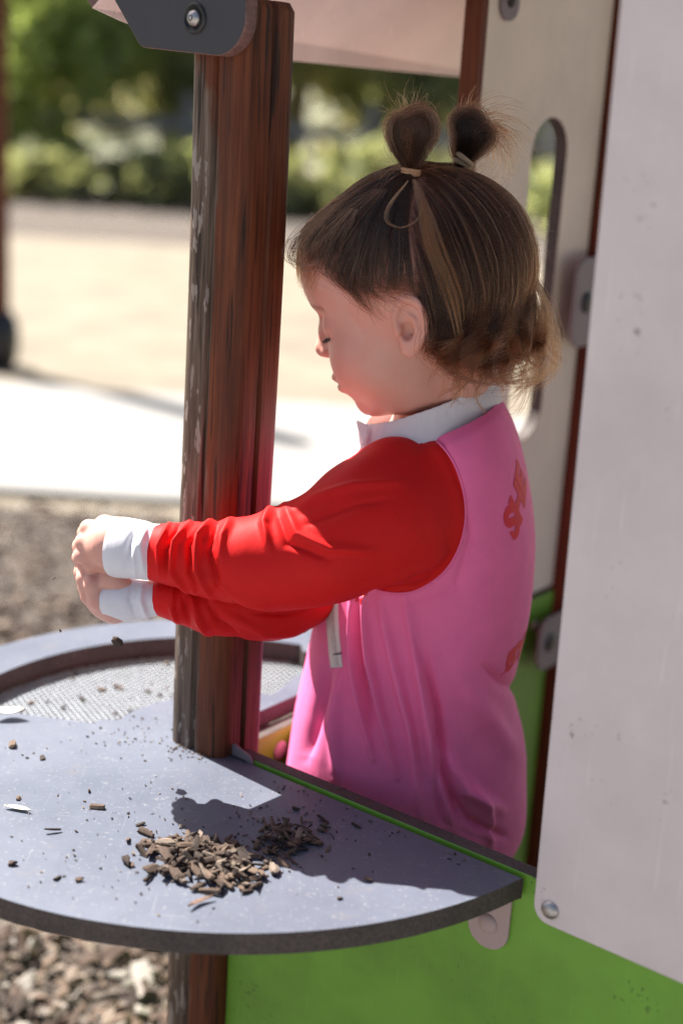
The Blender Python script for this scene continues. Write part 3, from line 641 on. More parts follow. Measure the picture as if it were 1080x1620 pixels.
body = np_mesh('body', V, Q, kid, mS); colour_attr(body.data, C)

# ---- garments: lofted shells shaped by folds
def ridge(px, line, width, amp, taper=True):
    """folds: signed height at photo-space points near a polyline (x, y)"""
    Lp = np.array(line, float); best = np.full(len(px), 1e9); tt = np.zeros(len(px)); sd = np.zeros(len(px)); acc = 0; tot = sum(np.linalg.norm(Lp[i+1]-Lp[i]) for i in range(len(Lp)-1))
    for i in range(len(Lp)-1):
        a, b = Lp[i], Lp[i+1]; ab = b-a; ln = np.linalg.norm(ab); t = np.clip((px-a)@ab/(ab@ab), 0, 1); dv = px-a-t[:, None]*ab; dist = np.linalg.norm(dv, axis=1); m_ = dist < best
        best[m_] = dist[m_]; tt[m_] = (acc+t[m_]*ln)/tot; acc += ln
    h = amp*(np.exp(-(best/width)**2) if amp > 0 else .35*np.exp(-(best/width)**2)+.65*np.exp(-1.3*best/width)); return h*np.sin(np.pi*np.clip(tt, .02, .98))**.5 if taper else h
def vnoise(p, seed, scale):
    r = np.random.default_rng(seed); o = np.zeros(len(p))
    for k in range(5): d = nrm(r.normal(size=3))*scale*r.uniform(.6, 1.7); o += np.sin(p@d+r.uniform(0, 6.28))
    return o/5
def loft(name, rings, parent, mats, closed_ends=False, th=.0012):
    """rings: (n, m, 3)"""
    n, m_, _ = rings.shape; V = rings.reshape(-1, 3); i, j = np.meshgrid(np.arange(n-1), np.arange(m_), indexing='ij'); j2 = (j+1) % m_
    Q = np.stack([i*m_+j, i*m_+j2, (i+1)*m_+j2, (i+1)*m_+j], -1).reshape(-1, 4); o = np_mesh(name, V, Q, parent, mats)
    bm = bmesh.new(); bm.from_mesh(o.data); bmesh.ops.recalc_face_normals(bm, faces=bm.faces[:]); bm.to_mesh(o.data); bm.free()
    if th: s = o.modifiers.new('thickness', 'SOLIDIFY'); s.thickness = th; s.offset = -1
    return o
def ring_normals(R):
    a = np.roll(R, -1, 1)-np.roll(R, 1, 1); b = np.gradient(R, axis=0); n = np.cross(a, b); n /= np.linalg.norm(n, axis=2, keepdims=True)+1e-9
    ce = R.mean(1, keepdims=True); s = np.sign(((R-ce)*n).sum(2).mean()); return n*s
TY = math.radians(10)
TFW = np.array([-math.cos(TY), math.sin(TY), 0]); TSD = np.array([-math.sin(TY), -math.cos(TY), 0])
rows = cr([  # front x,y  back x,y  half width across
    (566, 716, 786, 636, .062), (553, 730, 800, 652, .076), (540, 752, 819, 700, .086), (527, 792, 836, 775, .091), (517, 850, 845, 850, .092), (509, 920, 843, 920, .090),
    (498, 985, 836, 980, .088), (485, 1050, 818, 1052, .088), (471, 1110, 812, 1105, .090), (460, 1180, 826, 1175, .093), (451, 1250, 831, 1250, .095), (447, 1310, 829, 1308, .094), (452, 1352, 808, 1345, .088), (470, 1366, 780, 1358, .078)], 280)
MT = 520; th_ = np.linspace(0, 2*math.pi, MT, endpoint=False); R_ = np.zeros((len(rows), MT, 3))
for i, (xf, yf, xb, yb, hw) in enumerate(rows):
    a = at(xf, yf, TC+.018); b = at(xb, yb, TC-.016); ce = (a+b)/2; ax = (a-b)/2; cx, sy = np.cos(th_), np.sin(th_); e = 2/2.35
    X = np.sign(cx)*np.abs(cx)**e; Y_ = np.sign(sy)*np.abs(sy)**e; R_[i] = ce+X[:, None]*ax+Y_[:, None]*TSD*hw*(1-.10*cx)[:, None]
nn = ring_normals(R_); fl_ = R_.reshape(-1, 3); px = pix(fl_); face = (nn.reshape(-1, 3)@(-FW)) > -.15
hgt = np.zeros(len(fl_))
for line, w, a in [([(556, 945), (560, 1040), (572, 1120), (590, 1200)], 6, .0042), ([(574, 945), (585, 1040), (604, 1130), (628, 1230)], 6, .0045), ([(600, 950), (625, 1060), (648, 1150), (665, 1290)], 9, .0032),
        ([(565, 950), (574, 1060), (590, 1150)], 5, -.0030), ([(640, 945), (662, 1050), (676, 1140), (690, 1230), (716, 1310)], 11, .0042), ([(655, 1000), (690, 1120), (704, 1220), (730, 1300)], 9, -.0040),
        ([(520, 1060), (500, 1130), (485, 1200)], 14, -.004), ([(540, 1060), (530, 1140), (535, 1230)], 12, .0035), ([(700, 1190), (735, 1250), (790, 1280)], 12, .004), ([(715, 1260), (745, 1300), (800, 1325)], 9, -.0035),
        ([(730, 1080), (780, 1150), (815, 1200)], 22, .003), ([(690, 1160), (690, 1240), (700, 1300)], 8, -.003), ([(745, 1235), (770, 1290), (775, 1340)], 9, .0035), ([(760, 1050), (800, 1085), (822, 1090)], 14, -.003),
        ([(640, 665), (700, 700), (735, 790), (745, 850), (720, 930), (650, 950)], 10, -.0016)]:
    hgt += ridge(px, line, w*.78, a*2.3)
hgt *= face; hgt += .0012*vnoise(fl_*np.array([1, 1, .45]), 5, 85)*np.clip((px[:, 1]-760)/300, .1, 1)
hgt += np.where(px[:, 1] > 1000, .003*np.sin(np.arctan2((fl_-fl_.mean(0))@TSD, (fl_-fl_.mean(0))@TFW)*9+px[:, 1]*.004)*np.clip((px[:, 1]-1000)/250, 0, 1)*~face, 0)
# side seam and hem lines
hgt += ridge(px, [(645, 940), (664, 1050), (680, 1140), (700, 1240), (712, 1312)], 1.8, -.0009, False)*face
hgt += ridge(px, [(828, 1283), (812, 1312), (785, 1336), (745, 1322), (700, 1300)], 2.2, -.0011, False)*face
RS = (fl_+nn.reshape(-1, 3)*hgt[:, None]).reshape(R_.shape)
shirt = loft('shirt', RS, kid, M['pink'])
# sleeves: tubes along the arm, x, y, half height (px), distance, depth radius
def sleeve(name, pts, n, m_, mat_, seed, folds, parent, capend=True, wr=.0010):
    S = cr(pts, n); ce = np.array([at(x, y, Y) for x, y, h, Y, d in S]); w_ = max(4, n//7); ix = np.arange(n); tg = ce[np.clip(ix+w_, 0, n-1)]-ce[np.clip(ix-w_, 0, n-1)]; tg /= np.linalg.norm(tg, axis=1, keepdims=True); R = np.zeros((n, m_, 3)); a = np.linspace(0, 2*math.pi, m_, endpoint=False)
    for i in range(n):
        sc = F_PX/((ce[i]-CAM)@FW); toc = nrm(CAM-ce[i]); v = nrm(toc-tg[i]*(toc@tg[i])); u = np.cross(v, tg[i]); u = u*np.sign(u@UP)
        rh = S[i, 2]/sc*max(.5, math.sqrt(max(.2, 1-(tg[i]@UP)**2))); R[i] = ce[i]+np.cos(a)[:, None]*u*rh+np.sin(a)[:, None]*v*S[i, 4]
    nr = ring_normals(R); fl = R.reshape(-1, 3); px = pix(fl); fc = (nr.reshape(-1, 3)@(-FW)) > -.2; h = np.zeros(len(fl))
    for line, w, am in folds: h += ridge(px, line, w*.9, am*1.5)*fc
    h += wr*vnoise(fl, seed, 150)+wr*1.3*vnoise(fl, seed+1, 70); R2 = (fl+nr.reshape(-1, 3)*h[:, None]).reshape(R.shape)
    return loft(name, R2, parent, mat_)
near_pts = [(712, 806, 20, 1.072, .008), (706, 804, 78, 1.070, .020), (684, 804, 108, 1.060, .034), (640, 808, 122, 1.040, .045), (600, 824, 116, 1.022, .046), (560, 841, 108, 1.009, .044), (500, 872, 93, .993, .041), (440, 886, 83, .988, .037), (400, 889, 73, .986, .034),
    (360, 886, 66, .986, .031), (320, 882, 58, .987, .029), (280, 879, 52, .989, .027), (250, 876, 47, .990, .024), (238, 874, 45, .990, .022), (233, 873, 43, .990, .020)]
near_folds = [([(430, 800), (418, 830), (425, 870)], 7, .0035), ([(450, 800), (470, 845), (520, 868), (590, 872)], 7, .0030), ([(440, 815), (455, 860), (520, 885)], 6, -.003), ([(640, 762), (560, 770), (500, 790), (455, 812)], 8, .0028), ([(620, 790), (560, 800), (480, 830)], 8, -.0022),
    ([(335, 822), (312, 850), (312, 900), (335, 945)], 6, .0055), ([(322, 828), (298, 860), (300, 910), (315, 940)], 5, -.0045), ([(300, 828), (275, 860), (272, 905), (300, 940)], 5, .0045), ([(285, 830), (260, 870), (262, 915)], 4, -.0035), ([(268, 830), (250, 865), (250, 910)], 4, .0030),
    ([(345, 825), (330, 870), (345, 930), (390, 962)], 6, -.004), ([(365, 820), (350, 850), (348, 890)], 7, .003), ([(330, 915), (370, 945), (430, 960)], 8, .0030), ([(720, 860), (680, 890), (630, 915), (560, 935)], 8, .0022), ([(700, 900), (640, 925), (580, 940)], 6, -.0022), ([(300, 930), (330, 955), (370, 962)], 6, .003)]
near_sleeve = sleeve('sleeve', near_pts, 280, 220, M['red'], 11, near_folds, shirt)
far_pts = [(640, 800, 60, 1.20, .03), (590, 840, 62, 1.17, .036), (530, 905, 58, 1.12, .036), (480, 945, 52, 1.075, .034), (430, 962, 50, 1.045, .031), (380, 962, 47, 1.020, .029), (330, 958, 47, 1.008, .027), (290, 950, 40, 1.004, .024), (262, 946, 33, 1.002, .021), (246, 944, 29, 1.001, .019), (242, 944, 27, 1.001, .017)]
far_folds = [([(300, 940), (312, 975), (330, 1005)], 7, .005), ([(290, 940), (292, 970), (300, 990)], 5, -.004), ([(275, 935), (272, 960), (280, 985)], 5, .004), ([(330, 950), (345, 985), (380, 1008)], 7, -.004), ([(360, 975), (420, 1000), (480, 1000)], 8, .003), ([(400, 970), (450, 975), (490, 965)], 6, -.003)]
sleeve('sleeve', far_pts, 200, 180, M['red'], 21, far_folds, shirt)
# cuffs
sleeve('cuff', [(252, 874, 44, .990, .020), (238, 873, 44.5, .990, .0208), (222, 870, 46.5, .991, .0215), (205, 868, 48, .993, .0222), (190, 866, 49, .995, .022), (184, 865, 48.5, .996, .0215)], 60, 90, M['cuff'], 31, [([(232, 832), (222, 865), (228, 905)], 6, .0026), ([(215, 830), (205, 860), (200, 900)], 5, -.0022), ([(222, 835), (212, 880), (215, 912)], 4, .0016)], shirt, wr=.0007)
sleeve('cuff', [(262, 947, 27, 1.002, .0165), (246, 947, 28, 1.002, .0175), (225, 948, 31, 1.003, .0200), (205, 949, 33.5, 1.004, .022), (188, 949, 34, 1.005, .0225), (182, 949, 33.5, 1.006, .0222)], 50, 80, M['cuff'], 37, [([(225, 925), (222, 950), (232, 975)], 5, .0022), ([(208, 925), (205, 950), (215, 975)], 4, -.0015)], shirt, wr=.0006)
# collar: stand-up band, lower in front
def band(fr, bk, hw, Y, m_=140):
    a = np.linspace(0, 2*math.pi, m_, endpoint=False); A = at(*fr, Y+.006); B = at(*bk, Y-.008); ce = (A+B)/2; return ce+np.cos(a)[:, None]*(A-B)/2+np.sin(a)[:, None]*TSD*hw
cr_rows = [band((560, 728), (794, 642), .066, TC), band((561, 718), (792, 634), .0645, TC), band((565, 700), (790, 620), .0615, TC), band((571, 682), (786, 608), .0595, TC), band((577, 668), (782, 598), .0585, TC), band((579, 664), (780, 596), .0578, TC)]
RC = np.stack([np.array(x) for x in cr_rows]); RC = np.stack([cr(RC[:, j], 24) for j in range(RC.shape[1])], 1); nc = ring_normals(RC)
rip = .0005*np.sin(np.arange(140)*2*math.pi/140*46)*np.clip(np.linspace(-1.3, 2.2, 24), 0, 1)[:, None]; RC = RC+nc*(rip[..., None]+.0008*vnoise(RC.reshape(-1, 3), 3, 160).reshape(24, 140, 1))
collar = loft('collar', RC, shirt, M['cuff'], th=.0016)
# open placket flap under the chin
fp = [at(562, 664, 1.085), at(582, 672, 1.075), at(574, 700, 1.062), at(556, 732, 1.058), at(548, 738, 1.075), at(552, 700, 1.088)]
slab('collar_flap', fp, nrm(CAM-fp[2]), .0016, shirt, [M['cuff'], M['cuff']], .0004)
# seams, zip and lettering laid on the shirt surface
from mathutils.bvhtree import BVHTree
bv = BVHTree.FromPolygons([tuple(v) for v in RS.reshape(-1, 3)], [tuple(p.vertices) for p in shirt.data.polygons])
def onshirt(x, y, off=.0008):
    d = nrm(ray(x, y)); h = bv.ray_cast(Vector(CAM), Vector(d)); return None if h[0] is None else np.array(h[0])-d*off
def tube(name, pts, rad, parent, m, seg=6):
    V, F = limb(pts, [rad]*len(pts), seg); return mesh(name, V, F, parent, m)
def strip(name, line, w, parent, m, off=.001, rows_=14):
    pts = cr(line, rows_); V = []; F = []
    for i, p in enumerate(pts):
        t = pts[min(i+1, rows_-1)]-pts[max(i-1, 0)]; n = nrm([-t[1], t[0]])*w/2
        for k in (-1, 0, 1): V.append(onshirt(*(p+n*k), off+(.0004 if k == 0 else 0)) if onshirt(*(p+n*k)) is not None else V[-1])
    for i in range(rows_-1):
        for k in range(2): F.append((i*3+k, i*3+k+1, i*3+4+k, i*3+3+k))
    o = mesh(name, V, F, parent, m); s = o.modifiers.new('thickness', 'SOLIDIFY'); s.thickness = .0008; return o
zp = strip('zip', [(524, 930), (525, 980), (528, 1020), (532, 1056)], 19, shirt, M['zip'], .0012)
for k in range(26):
    y = 955+k*3.9; x = np.interp(y, [930, 980, 1020, 1056], [524, 525, 528, 532]); a = onshirt(x-3, y, .0022); b = onshirt(x+3, y, .0022)
    if a is not None and b is not None: tube('zip_tooth', [a, b], .0005, zp, M['zip'], 5)
strip('zip_stop', [(526, 1036), (539, 1034)], 3, zp, M['plate'], .0026, 4)
NRS = ring_normals(RS); PXS = pix(RS.reshape(-1, 3)); FCS = (NRS.reshape(-1, 3)*(CAM-RS.reshape(-1, 3))).sum(1) > 0
def text_on(name, txt, x, y, size, rot, parent, off=.0004, bold=.055, shear=.15, space=.95):
    """print on the cloth: glyphs laid out in the shirt's own surface (round the body, up the body)"""
    dd = np.linalg.norm(PXS-np.array([x, y]), axis=1)+~FCS*1e6; k = int(dd.argmin()); i0, j0 = k//MT, k % MT
    du = RS[i0, (j0+1) % MT]-RS[i0, j0-1]; lu = np.linalg.norm(du)/2; dv = RS[i0-1, j0]-RS[i0+1, j0]; lv = np.linalg.norm(dv)/2
    cu = bpy.data.curves.new(name, 'FONT'); cu.body = txt; cu.size = size; cu.offset = bold*size; cu.resolution_u = 4; cu.shear = shear; cu.space_character = space; o = bpy.data.objects.new(name, cu); COL.objects.link(o)
    bpy.context.view_layer.update(); me = bpy.data.meshes.new_from_object(o.evaluated_get(bpy.context.evaluated_depsgraph_get())); bpy.data.objects.remove(o)
    bm = bmesh.new(); bm.from_mesh(me); bmesh.ops.triangulate(bm, faces=bm.faces[:]); bmesh.ops.subdivide_edges(bm, edges=bm.edges[:], cuts=1, use_grid_fill=True)
    ca, sa = math.cos(math.radians(rot)), math.sin(math.radians(rot))
    for v in bm.verts:
        a, b = v.co.x*ca-v.co.y*sa, v.co.x*sa+v.co.y*ca; jj = j0+DIRU*a/lu; ii = np.clip(i0-b/lv, 0, len(RS)-1.001); i_, j_ = int(ii), int(math.floor(jj)); fi, fj = ii-i_, jj-j_
        g = lambda A: (A[i_, j_ % MT]*(1-fi)+A[i_+1, j_ % MT]*fi)*(1-fj)+(A[i_, (j_+1) % MT]*(1-fi)+A[i_+1, (j_+1) % MT]*fi)*fj
        v.co = g(RS)+g(NRS)*off
    bm.to_mesh(me); bm.free(); ob = link(name, me, parent, M['print']); ob.data.update(); return ob
DIRU = 1 if pix(RS[140, [MT//4+12]])[0, 0] > pix(RS[140, [MT//4]])[0, 0] else -1   # glyphs run towards the back
text_on('printed_lettering', 'SHE', 812, 855, .033, 40, shirt)
text_on('printed_lettering', 'BY', 790, 1066, .031, 14, shirt)
text_on('printed_lettering', 'TT', 556, 949, .012, 0, shirt)
# stitched seam where the sleeve joins

arm = cr([(640, 679), (680, 692), (712, 725), (730, 770), (735, 815), (727, 860), (705, 900), (672, 926), (638, 937), (592, 930), (562, 900), (552, 850), (558, 780), (590, 710), (640, 679)], 141)[:-1]
ac = np.array([648, 810.])
bsl = BVHTree.FromPolygons([tuple(v.co) for v in near_sleeve.data.vertices], [tuple(p_.vertices) for p_ in near_sleeve.data.polygons])
def headpt(x, y, rho):
    """the sleeve head runs from the seam on the vest smoothly out onto the sleeve"""
    d = nrm(ray(x, y)); a, b = bv.ray_cast(Vector(CAM), Vector(d)), bsl.ray_cast(Vector(CAM), Vector(d))
    if a[0] is None: return None
    da = a[3]-.0012*(1-rho**8)-.0003; db = b[3]-.0003 if b[0] is not None else da+.05; dd = float(sm(np.array([da]), np.array([db]), .016)[0]); w = rho**5; return CAM+d*(da*w+dd*(1-w))
V = [headpt(*ac, 0)]; F = []; nr_ = 36
for i in range(1, nr_+1):
    for q_ in arm: h_ = headpt(*(ac+(q_-ac)*i/nr_), i/nr_); V.append(h_ if h_ is not None else V[-1])
for k in range(140): F.append((0, 1+(k+1) % 140, 1+k))
for i in range(nr_-1):
    for k in range(140): a_ = 1+i*140+k; b_ = 1+i*140+(k+1) % 140; F.append((a_, b_, b_+140, a_+140))
mesh('sleeve_head', V, F, shirt, M['red'])
rim_ = [h_ for h_ in (onshirt(*(ac+(q_-ac)*1.012), .0005) for q_ in arm[:92]) if h_ is not None]; tube('armhole_seam', rim_, .0010, shirt, M['pink'])
for k in range(6, 90, 2):
    a_, b_ = onshirt(*(ac+(arm[k]-ac)*1.035), .0003), onshirt(*(ac+(arm[k+1]-ac)*1.035), .0003)
    if a_ is not None and b_ is not None: tube('stitch', [a_, (a_+b_)/2, b_], .00022, shirt, M['pink'], 4)
# ---- hair: strands combed to two topknots, loose waves behind
r = np.random.default_rng(21); HD = HB.T@np.array([0, 0, -1.0]); STR = []     # (points K x 3 head cm, radius m, colours K x 3)
K = 20; TT = np.linspace(0, 1, K)
def unit(v): return v/np.linalg.norm(v, axis=-1, keepdims=True)
TL = toH(at(650, 272, 1.052))[0]; TR = toH(at(728, 262, 1.100))[0]
qL, qR = unit((TL-SK_C)/SK_R), unit((TR-SK_C)/SK_R)
q = unit(r.normal(size=(60000, 3))); p = SK_C+q*SK_R; hl_ = hairline(*p.T); q = q[hl_ > 0]; p = p[hl_ > 0]; hl_ = hl_[hl_ > 0]
keep = np.linalg.norm(p-(EAR+[0, .3, .2]), axis=1) > 2.0; q, p, hl_ = q[keep], p[keep], hl_[keep]
fp_ = -1.9-.12*p[:, 2]+.25*np.sin(p[:, 1]*1.3); keep = ~((np.abs(p[:, 0]-fp_) < .16) & (p[:, 2] > 1.5)); q, p, hl_, fp_ = q[keep], p[keep], hl_[keep], fp_[keep]; front = p[:, 0] > fp_
DK = np.array([.0085, .0033, .0018]); MD = np.array([.034, .0130, .0056]); LT = np.array([.155, .050, .017]); BL = np.array([.30, .078, .018])
def add(P_, rad, col): STR.append((P_, rad, col))
def push(P_, off):
    """keep strands outside the head"""
    s = P_.shape; f_ = P_.reshape(-1, 3); d = head_sdf(f_); o = unit((f_-SK_C)/SK_R**2*SK_R.min()); lift = np.maximum(0, np.broadcast_to(off, s[:-1]).reshape(-1)-d); return (f_+o*lift[:, None]).reshape(s)
def hairs(P_, rad, root, tip, jit=.25, gamma=1.0):
    n = len(P_); k = np.clip(np.exp(r.normal(0, jit*1.6, n)), .4, 3.2)[:, None, None]; t = (TT**gamma)[None, :, None]; add(P_, np.broadcast_to(rad, (n,)), (np.asarray(root)*(1-t)+np.asarray(tip)*t)*k)
# front: swept back and up to the ties
sel = np.where(front)[0][:7500]; q0 = q[sel]; left = p[sel][:, 1] > .15+.35*np.sin(p[sel][:, 0]); tie = np.where(left[:, None], qL, qR)
om = np.arccos(np.clip((q0*tie).sum(1), -1, 1))[:, None, None]; t = TT[None, :, None]
S = (np.sin((1-t)*om)*q0[:, None]+np.sin(t*om)*tie[:, None])/np.sin(om); A = SK_C+S*SK_R
wob = r.normal(0, .15, (len(sel), 1, 3))*np.sin(math.pi*t); seeds = q0[r.choice(len(q0), 130, replace=False)]; cl = np.argmax(q0@seeds.T, 1); cn = r.normal(0, .17, (130, 1, 3)); cf = r.uniform(0, 6.28, (130, 1, 1)); cu = unit(r.normal(size=(130, 1, 3)))
gm = np.zeros((130, K, 3)); ct = np.zeros(130); np.add.at(gm, cl, A); np.add.at(ct, cl, 1); gm /= np.maximum(ct, 1)[:, None, None]; pu = (.55*np.sin(math.pi*TT*.75))[None, :, None]*np.clip(r.normal(1, .35, (len(sel), 1, 1)), 0, 1.4)
A = A*(1-pu)+gm[cl]*pu+wob+(cn[cl]+.12*cu[cl]*np.sin(t*7+cf[cl]))*np.sin(math.pi*t)
A[:, :, 2] -= (.35*np.sin(math.pi*TT)*np.clip((hl_[sel]<2.5), 0, 1)[:, None])
lift_ = r.uniform(0, .34, 130)[cl][:, None]; A = push(A, .05+.42*TT[None]**1.5+(lift_+r.uniform(0, .12, (len(sel), 1)))*np.sin(math.pi*TT)[None]); A[:, -1] = np.where(left[:, None], TL, TR)+r.normal(0, .12, (len(sel), 3))
ck = np.clip(r.normal(1, .45, 130), .4, 2.2)[cl][:, None, None]; hairs(A, .00011, DK*1.25*ck, DK*1.1*ck); hi_ = r.choice(len(A), 520, replace=False); hairs(push(A[hi_]+r.normal(0, .04, (520, 1, 3)), .22+.3*r.random((520, 1))), .00017, MD*.9, MD*1.1, .35)  # last: thicker, lighter strands that put highlights into the hair colour
# back: down over the skull, then loose waves
sel = np.where(~front)[0][:8200]; q0 = q[sel]; lat = np.arcsin(np.clip(q0[:, 2], -1, 1)); az = np.arctan2(q0[:, 1], q0[:, 0]); n = len(sel)
lat1 = math.radians(-24); lend = np.minimum(lat, lat1); Ls = 1.0+5.4*r.beta(1.6, 1.3, n)+1.0*np.clip(-np.cos(az), 0, 1); ncl = 90
ca, sa_ = r.uniform(-math.pi, math.pi, ncl), r.uniform(-.4, 1.5, ncl); lab = np.argmin((np.angle(np.exp(1j*(az[:, None]-ca[None])))*1.2)**2+(lat[:, None]-sa_[None])**2*.35, 1)
ph_, am_, fr_ = r.uniform(0, 6.28, ncl), r.uniform(.35, 1.35, ncl), r.uniform(.7, 1.9, ncl); cz = ca[lab]
A = np.zeros((n, K, 3)); out_ = np.stack([np.cos(az), np.sin(az), np.zeros(n)], 1)
sg = r.uniform(.35, .5, n); sg = np.clip((lat-lend)*7/((lat-lend)*7+Ls), .05, .8)
for k in range(K):
    tk = TT[k]; a = np.clip(tk/sg, 0, 1); la = lat+(lend-lat)*a; azk = az+(cz-az)*.0
    base = SK_C+np.stack([np.cos(la)*np.cos(azk), np.cos(la)*np.sin(azk), np.sin(la)], 1)*SK_R*(1+.045*np.sin(a*math.pi*.5)[:, None])
    b = np.clip((tk-sg)/(1-sg), 0, 1); cu = b**1.3*am_[lab]; w = ph_[lab]+b*fr_[lab]*5.2+r.normal(0, .10, n)*0
    side = np.cross(out_, HD); A[:, k] = base+HD*(Ls*b)[:, None]+out_*(cu*np.sin(w)*1.0+.9*b**2.0)[:, None]+side*(cu*np.cos(w))[:, None]+HD*(-.8*b**3*am_[lab])[:, None]
gm = np.zeros((ncl, K, 3)); ct = np.zeros(ncl); np.add.at(gm, lab, A); np.add.at(ct, lab, 1); gm /= np.maximum(ct, 1)[:, None, None]
pull = (.86*np.clip((TT-.4)/.6, 0, 1)**1.2)[None, :, None]*np.clip(r.normal(1, .25, (n, 1, 1)), 0, 1.3); A = A*(1-pull)+gm[lab]*pull+r.normal(0, .07, (n, 1, 3))*TT[None, :, None]
A = push(A, .08+(r.uniform(0, .45, (n, 1))+r.uniform(0, .45, ncl)[lab][:, None])*np.sin(math.pi*np.clip(TT*1.1, 0, 1))[None]); ck = np.clip(r.normal(1, .4, ncl), .45, 2.0)[lab][:, None, None]; hairs(A, .00011, DK*1.1*ck, LT*.5*ck, .3, 2.2); hi_ = r.choice(len(A), 620, replace=False); hairs(push(A[hi_]*1.0, .35+.55*r.random((620, 1))*np.sin(math.pi*TT)[None]), .00017, MD*.8, LT*.9, .4)  # last: paler, thicker strands, highlights painted in as strand colour
# wispy fringe over the forehead
hf = np.where((hl_ < 1.5) & (p[:, 0] > 4.6))[0][:420]; n = len(hf); d0 = unit(np.stack([r.normal(.9, .15, n), r.normal(.15, .5, n)+np.sign(p[hf][:, 1])*.2, r.normal(.1, .25, n)], 1)); ln = r.uniform(1.6, 3.6, n)
A = p[hf][:, None]+d0[:, None]*(ln[:, None]*np.sin(TT*1.9)[None]*.45)[..., None]+HD[None, None]*(ln[:, None]*(TT**1.6)[None]*.62)[..., None]+np.array([-.5, 0, 0])*(TT**3)[None, :, None]*ln[:, None, None]*.3
A = push(A, .12+.15*r.random((n, 1))); hairs(A, .00009, MD*.9, LT*.9, .3)
# fine hair on the temple and round the ear
hf = np.where((hl_ < 1.3) & (p[:, 0] > -3.5) & (p[:, 0] < 5.5))[0][:1500]; n = len(hf); dr = unit(np.stack([r.normal(-.55, .25, n), r.normal(.05, .2, n), r.normal(-.75, .3, n)], 1)); ln = r.uniform(.8, 2.6, n)
A = p[hf][:, None]+dr[:, None]*(ln[:, None]*TT[None])[..., None]+np.array([-.6, 0, .25])*(TT**2)[None, :, None]*ln[:, None, None]*.5
A = push(A, .04+.08*r.random((n, 1))); hairs(A, .00007, MD, MD*1.3, .3)
# topknots: loops that leave the tie, turn over and come back
def knot(xt, yt, cx, cy, Y, w, h, n, root, tip, depth, a0, a1):
    """hair that leaves the tie, coils round a ball and tucks back in"""
    lob = xt*.013; A = np.zeros((n, K, 3)); k1 = r.uniform(.01, 1, n)**.6; sg_ = r.choice([-1, 1], n, p=[.3, .7]); zz = np.sqrt(np.maximum(0, 1-k1**2))*sg_; ph = r.normal(0, .22, n); wv, wp = r.uniform(0, .16, n), r.uniform(0, 6.28, n); ox, oy = r.normal(0, 3.0, n), r.normal(0, 3.0, n); lo_ = r.random(n) < .06; k1 = np.where(lo_, r.uniform(1.0, 1.3, n), k1)
    for k, t_ in enumerate(TT):
        a = np.radians(a0+(a1-a0)*t_)+ph; kk = k1*(1+wv*np.sin(a*2+wp))*(1+.11*np.cos(a*2-lob)+.09*np.cos(3*a+2*lob)+.05*np.cos(5*a)); b = np.clip(min(t_/.16, (1-t_)/.10), 0, 1); b = b*b*(3-2*b)
        X = (cx+ox+w*kk*np.cos(a))*b+(xt+ox)*(1-b); Yp = (cy+oy-h*kk*np.sin(a))*b+yt*(1-b); dd = Y-depth*zz*b*.9
        A[:, k] = [toH(at(u_, v_, y_))[0] for u_, v_, y_ in zip(X, Yp, dd)]
    hairs(A+r.normal(0, .04, (n, 1, 3)), .00011, root, tip, .45)
knot(649, 270, 650, 215, 1.052, 33, 35, 1500, DK*1.3, MD*1.0, .018, 235, -75)
knot(652, 272, 656, 214, 1.050, 29, 35, 500, DK*1.5, MD*1.6, .020, -60, 215)
knot(729, 264, 744, 215, 1.100, 31, 32, 1300, DK*.9, DK*1.3, .018, 225, -70)
def wisps(x0, y0, Y, n, ang, spread, ln, bend, rad, root, tip):
    A = np.zeros((n, K, 3)); a = np.radians(r.normal(ang, spread, n)); l_ = r.uniform(*ln, n); bd = r.normal(*bend, n); yo = r.normal(Y, .008, n); sx, sy = r.normal(0, 9, n), r.normal(0, 7, n)
    for k, t_ in enumerate(TT):
        b = a+bd*t_; X = x0+sx+l_*t_*np.cos((a+b)/2); Yp = y0+sy-l_*t_*np.sin((a+b)/2); A[:, k] = [toH(at(u_, v_, y_))[0] for u_, v_, y_ in zip(X, Yp, yo)]
    hairs(A, rad, root, tip, .3)
wisps(752, 212, 1.10, 240, 42, 32, (40, 92), (-2.3, .6), .00010, DK*1.5, LT*.9)
wisps(735, 190, 1.10, 60, 85, 25, (20, 55), (-1.0, .8), .00006, MD, LT*1.2)
wisps(650, 190, 1.052, 110, 100, 45, (25, 60), (0, .9), .00005, MD, LT*1.2)
wisps(640, 265, 1.055, 60, 130, 40, (20, 60), (0.6, .9), .00005, MD, LT)
# loose lock falling from the left tie, sun bleached
def lock(path, n, wid, root, tip, Y, rad=.00010, off=.35):
    c_ = cr(path, K); A = np.zeros((n, K, 3)); o1, o2 = r.normal(0, 1, n), r.normal(0, 1, n); e = r.uniform(.75, 1, n)
    for k in range(K):
        cc = np.array([np.interp(TT[k]*e, TT, c_[:, d]) for d in range(2)]); w_ = wid*(.35+1.0*math.sin(math.pi*min(1, TT[k]*1.02)**.8)); A[:, k] = [toH(at(u_, v_, Y))[0] for u_, v_ in zip(cc[0]+o1*w_, cc[1]+o2*w_*.3)]
    hairs(push(A, off+.15*r.random((n, 1))), rad, root, tip, .25)
for dx, dy, w_, n_, cc in [(0, 0, 2.0, 42, BL*.9), (9, -6, 1.8, 36, BL*.75), (-9, 8, 1.6, 28, LT*1.1), (18, -26, 1.6, 26, BL*.6), (-4, -40, 2.6, 40, LT*.8), (4, 12, 3.2, 30, LT)]:
    lock([(655, 284), (668+dx*.5, 330), (682+dx+r.normal(0, 2), 390), (702+dx, 440), (720+dx*.6, 500+dy), (731+dx*.2, 572+dy*2)], n_, w_, DK*1.6, cc, 1.00, .00008)
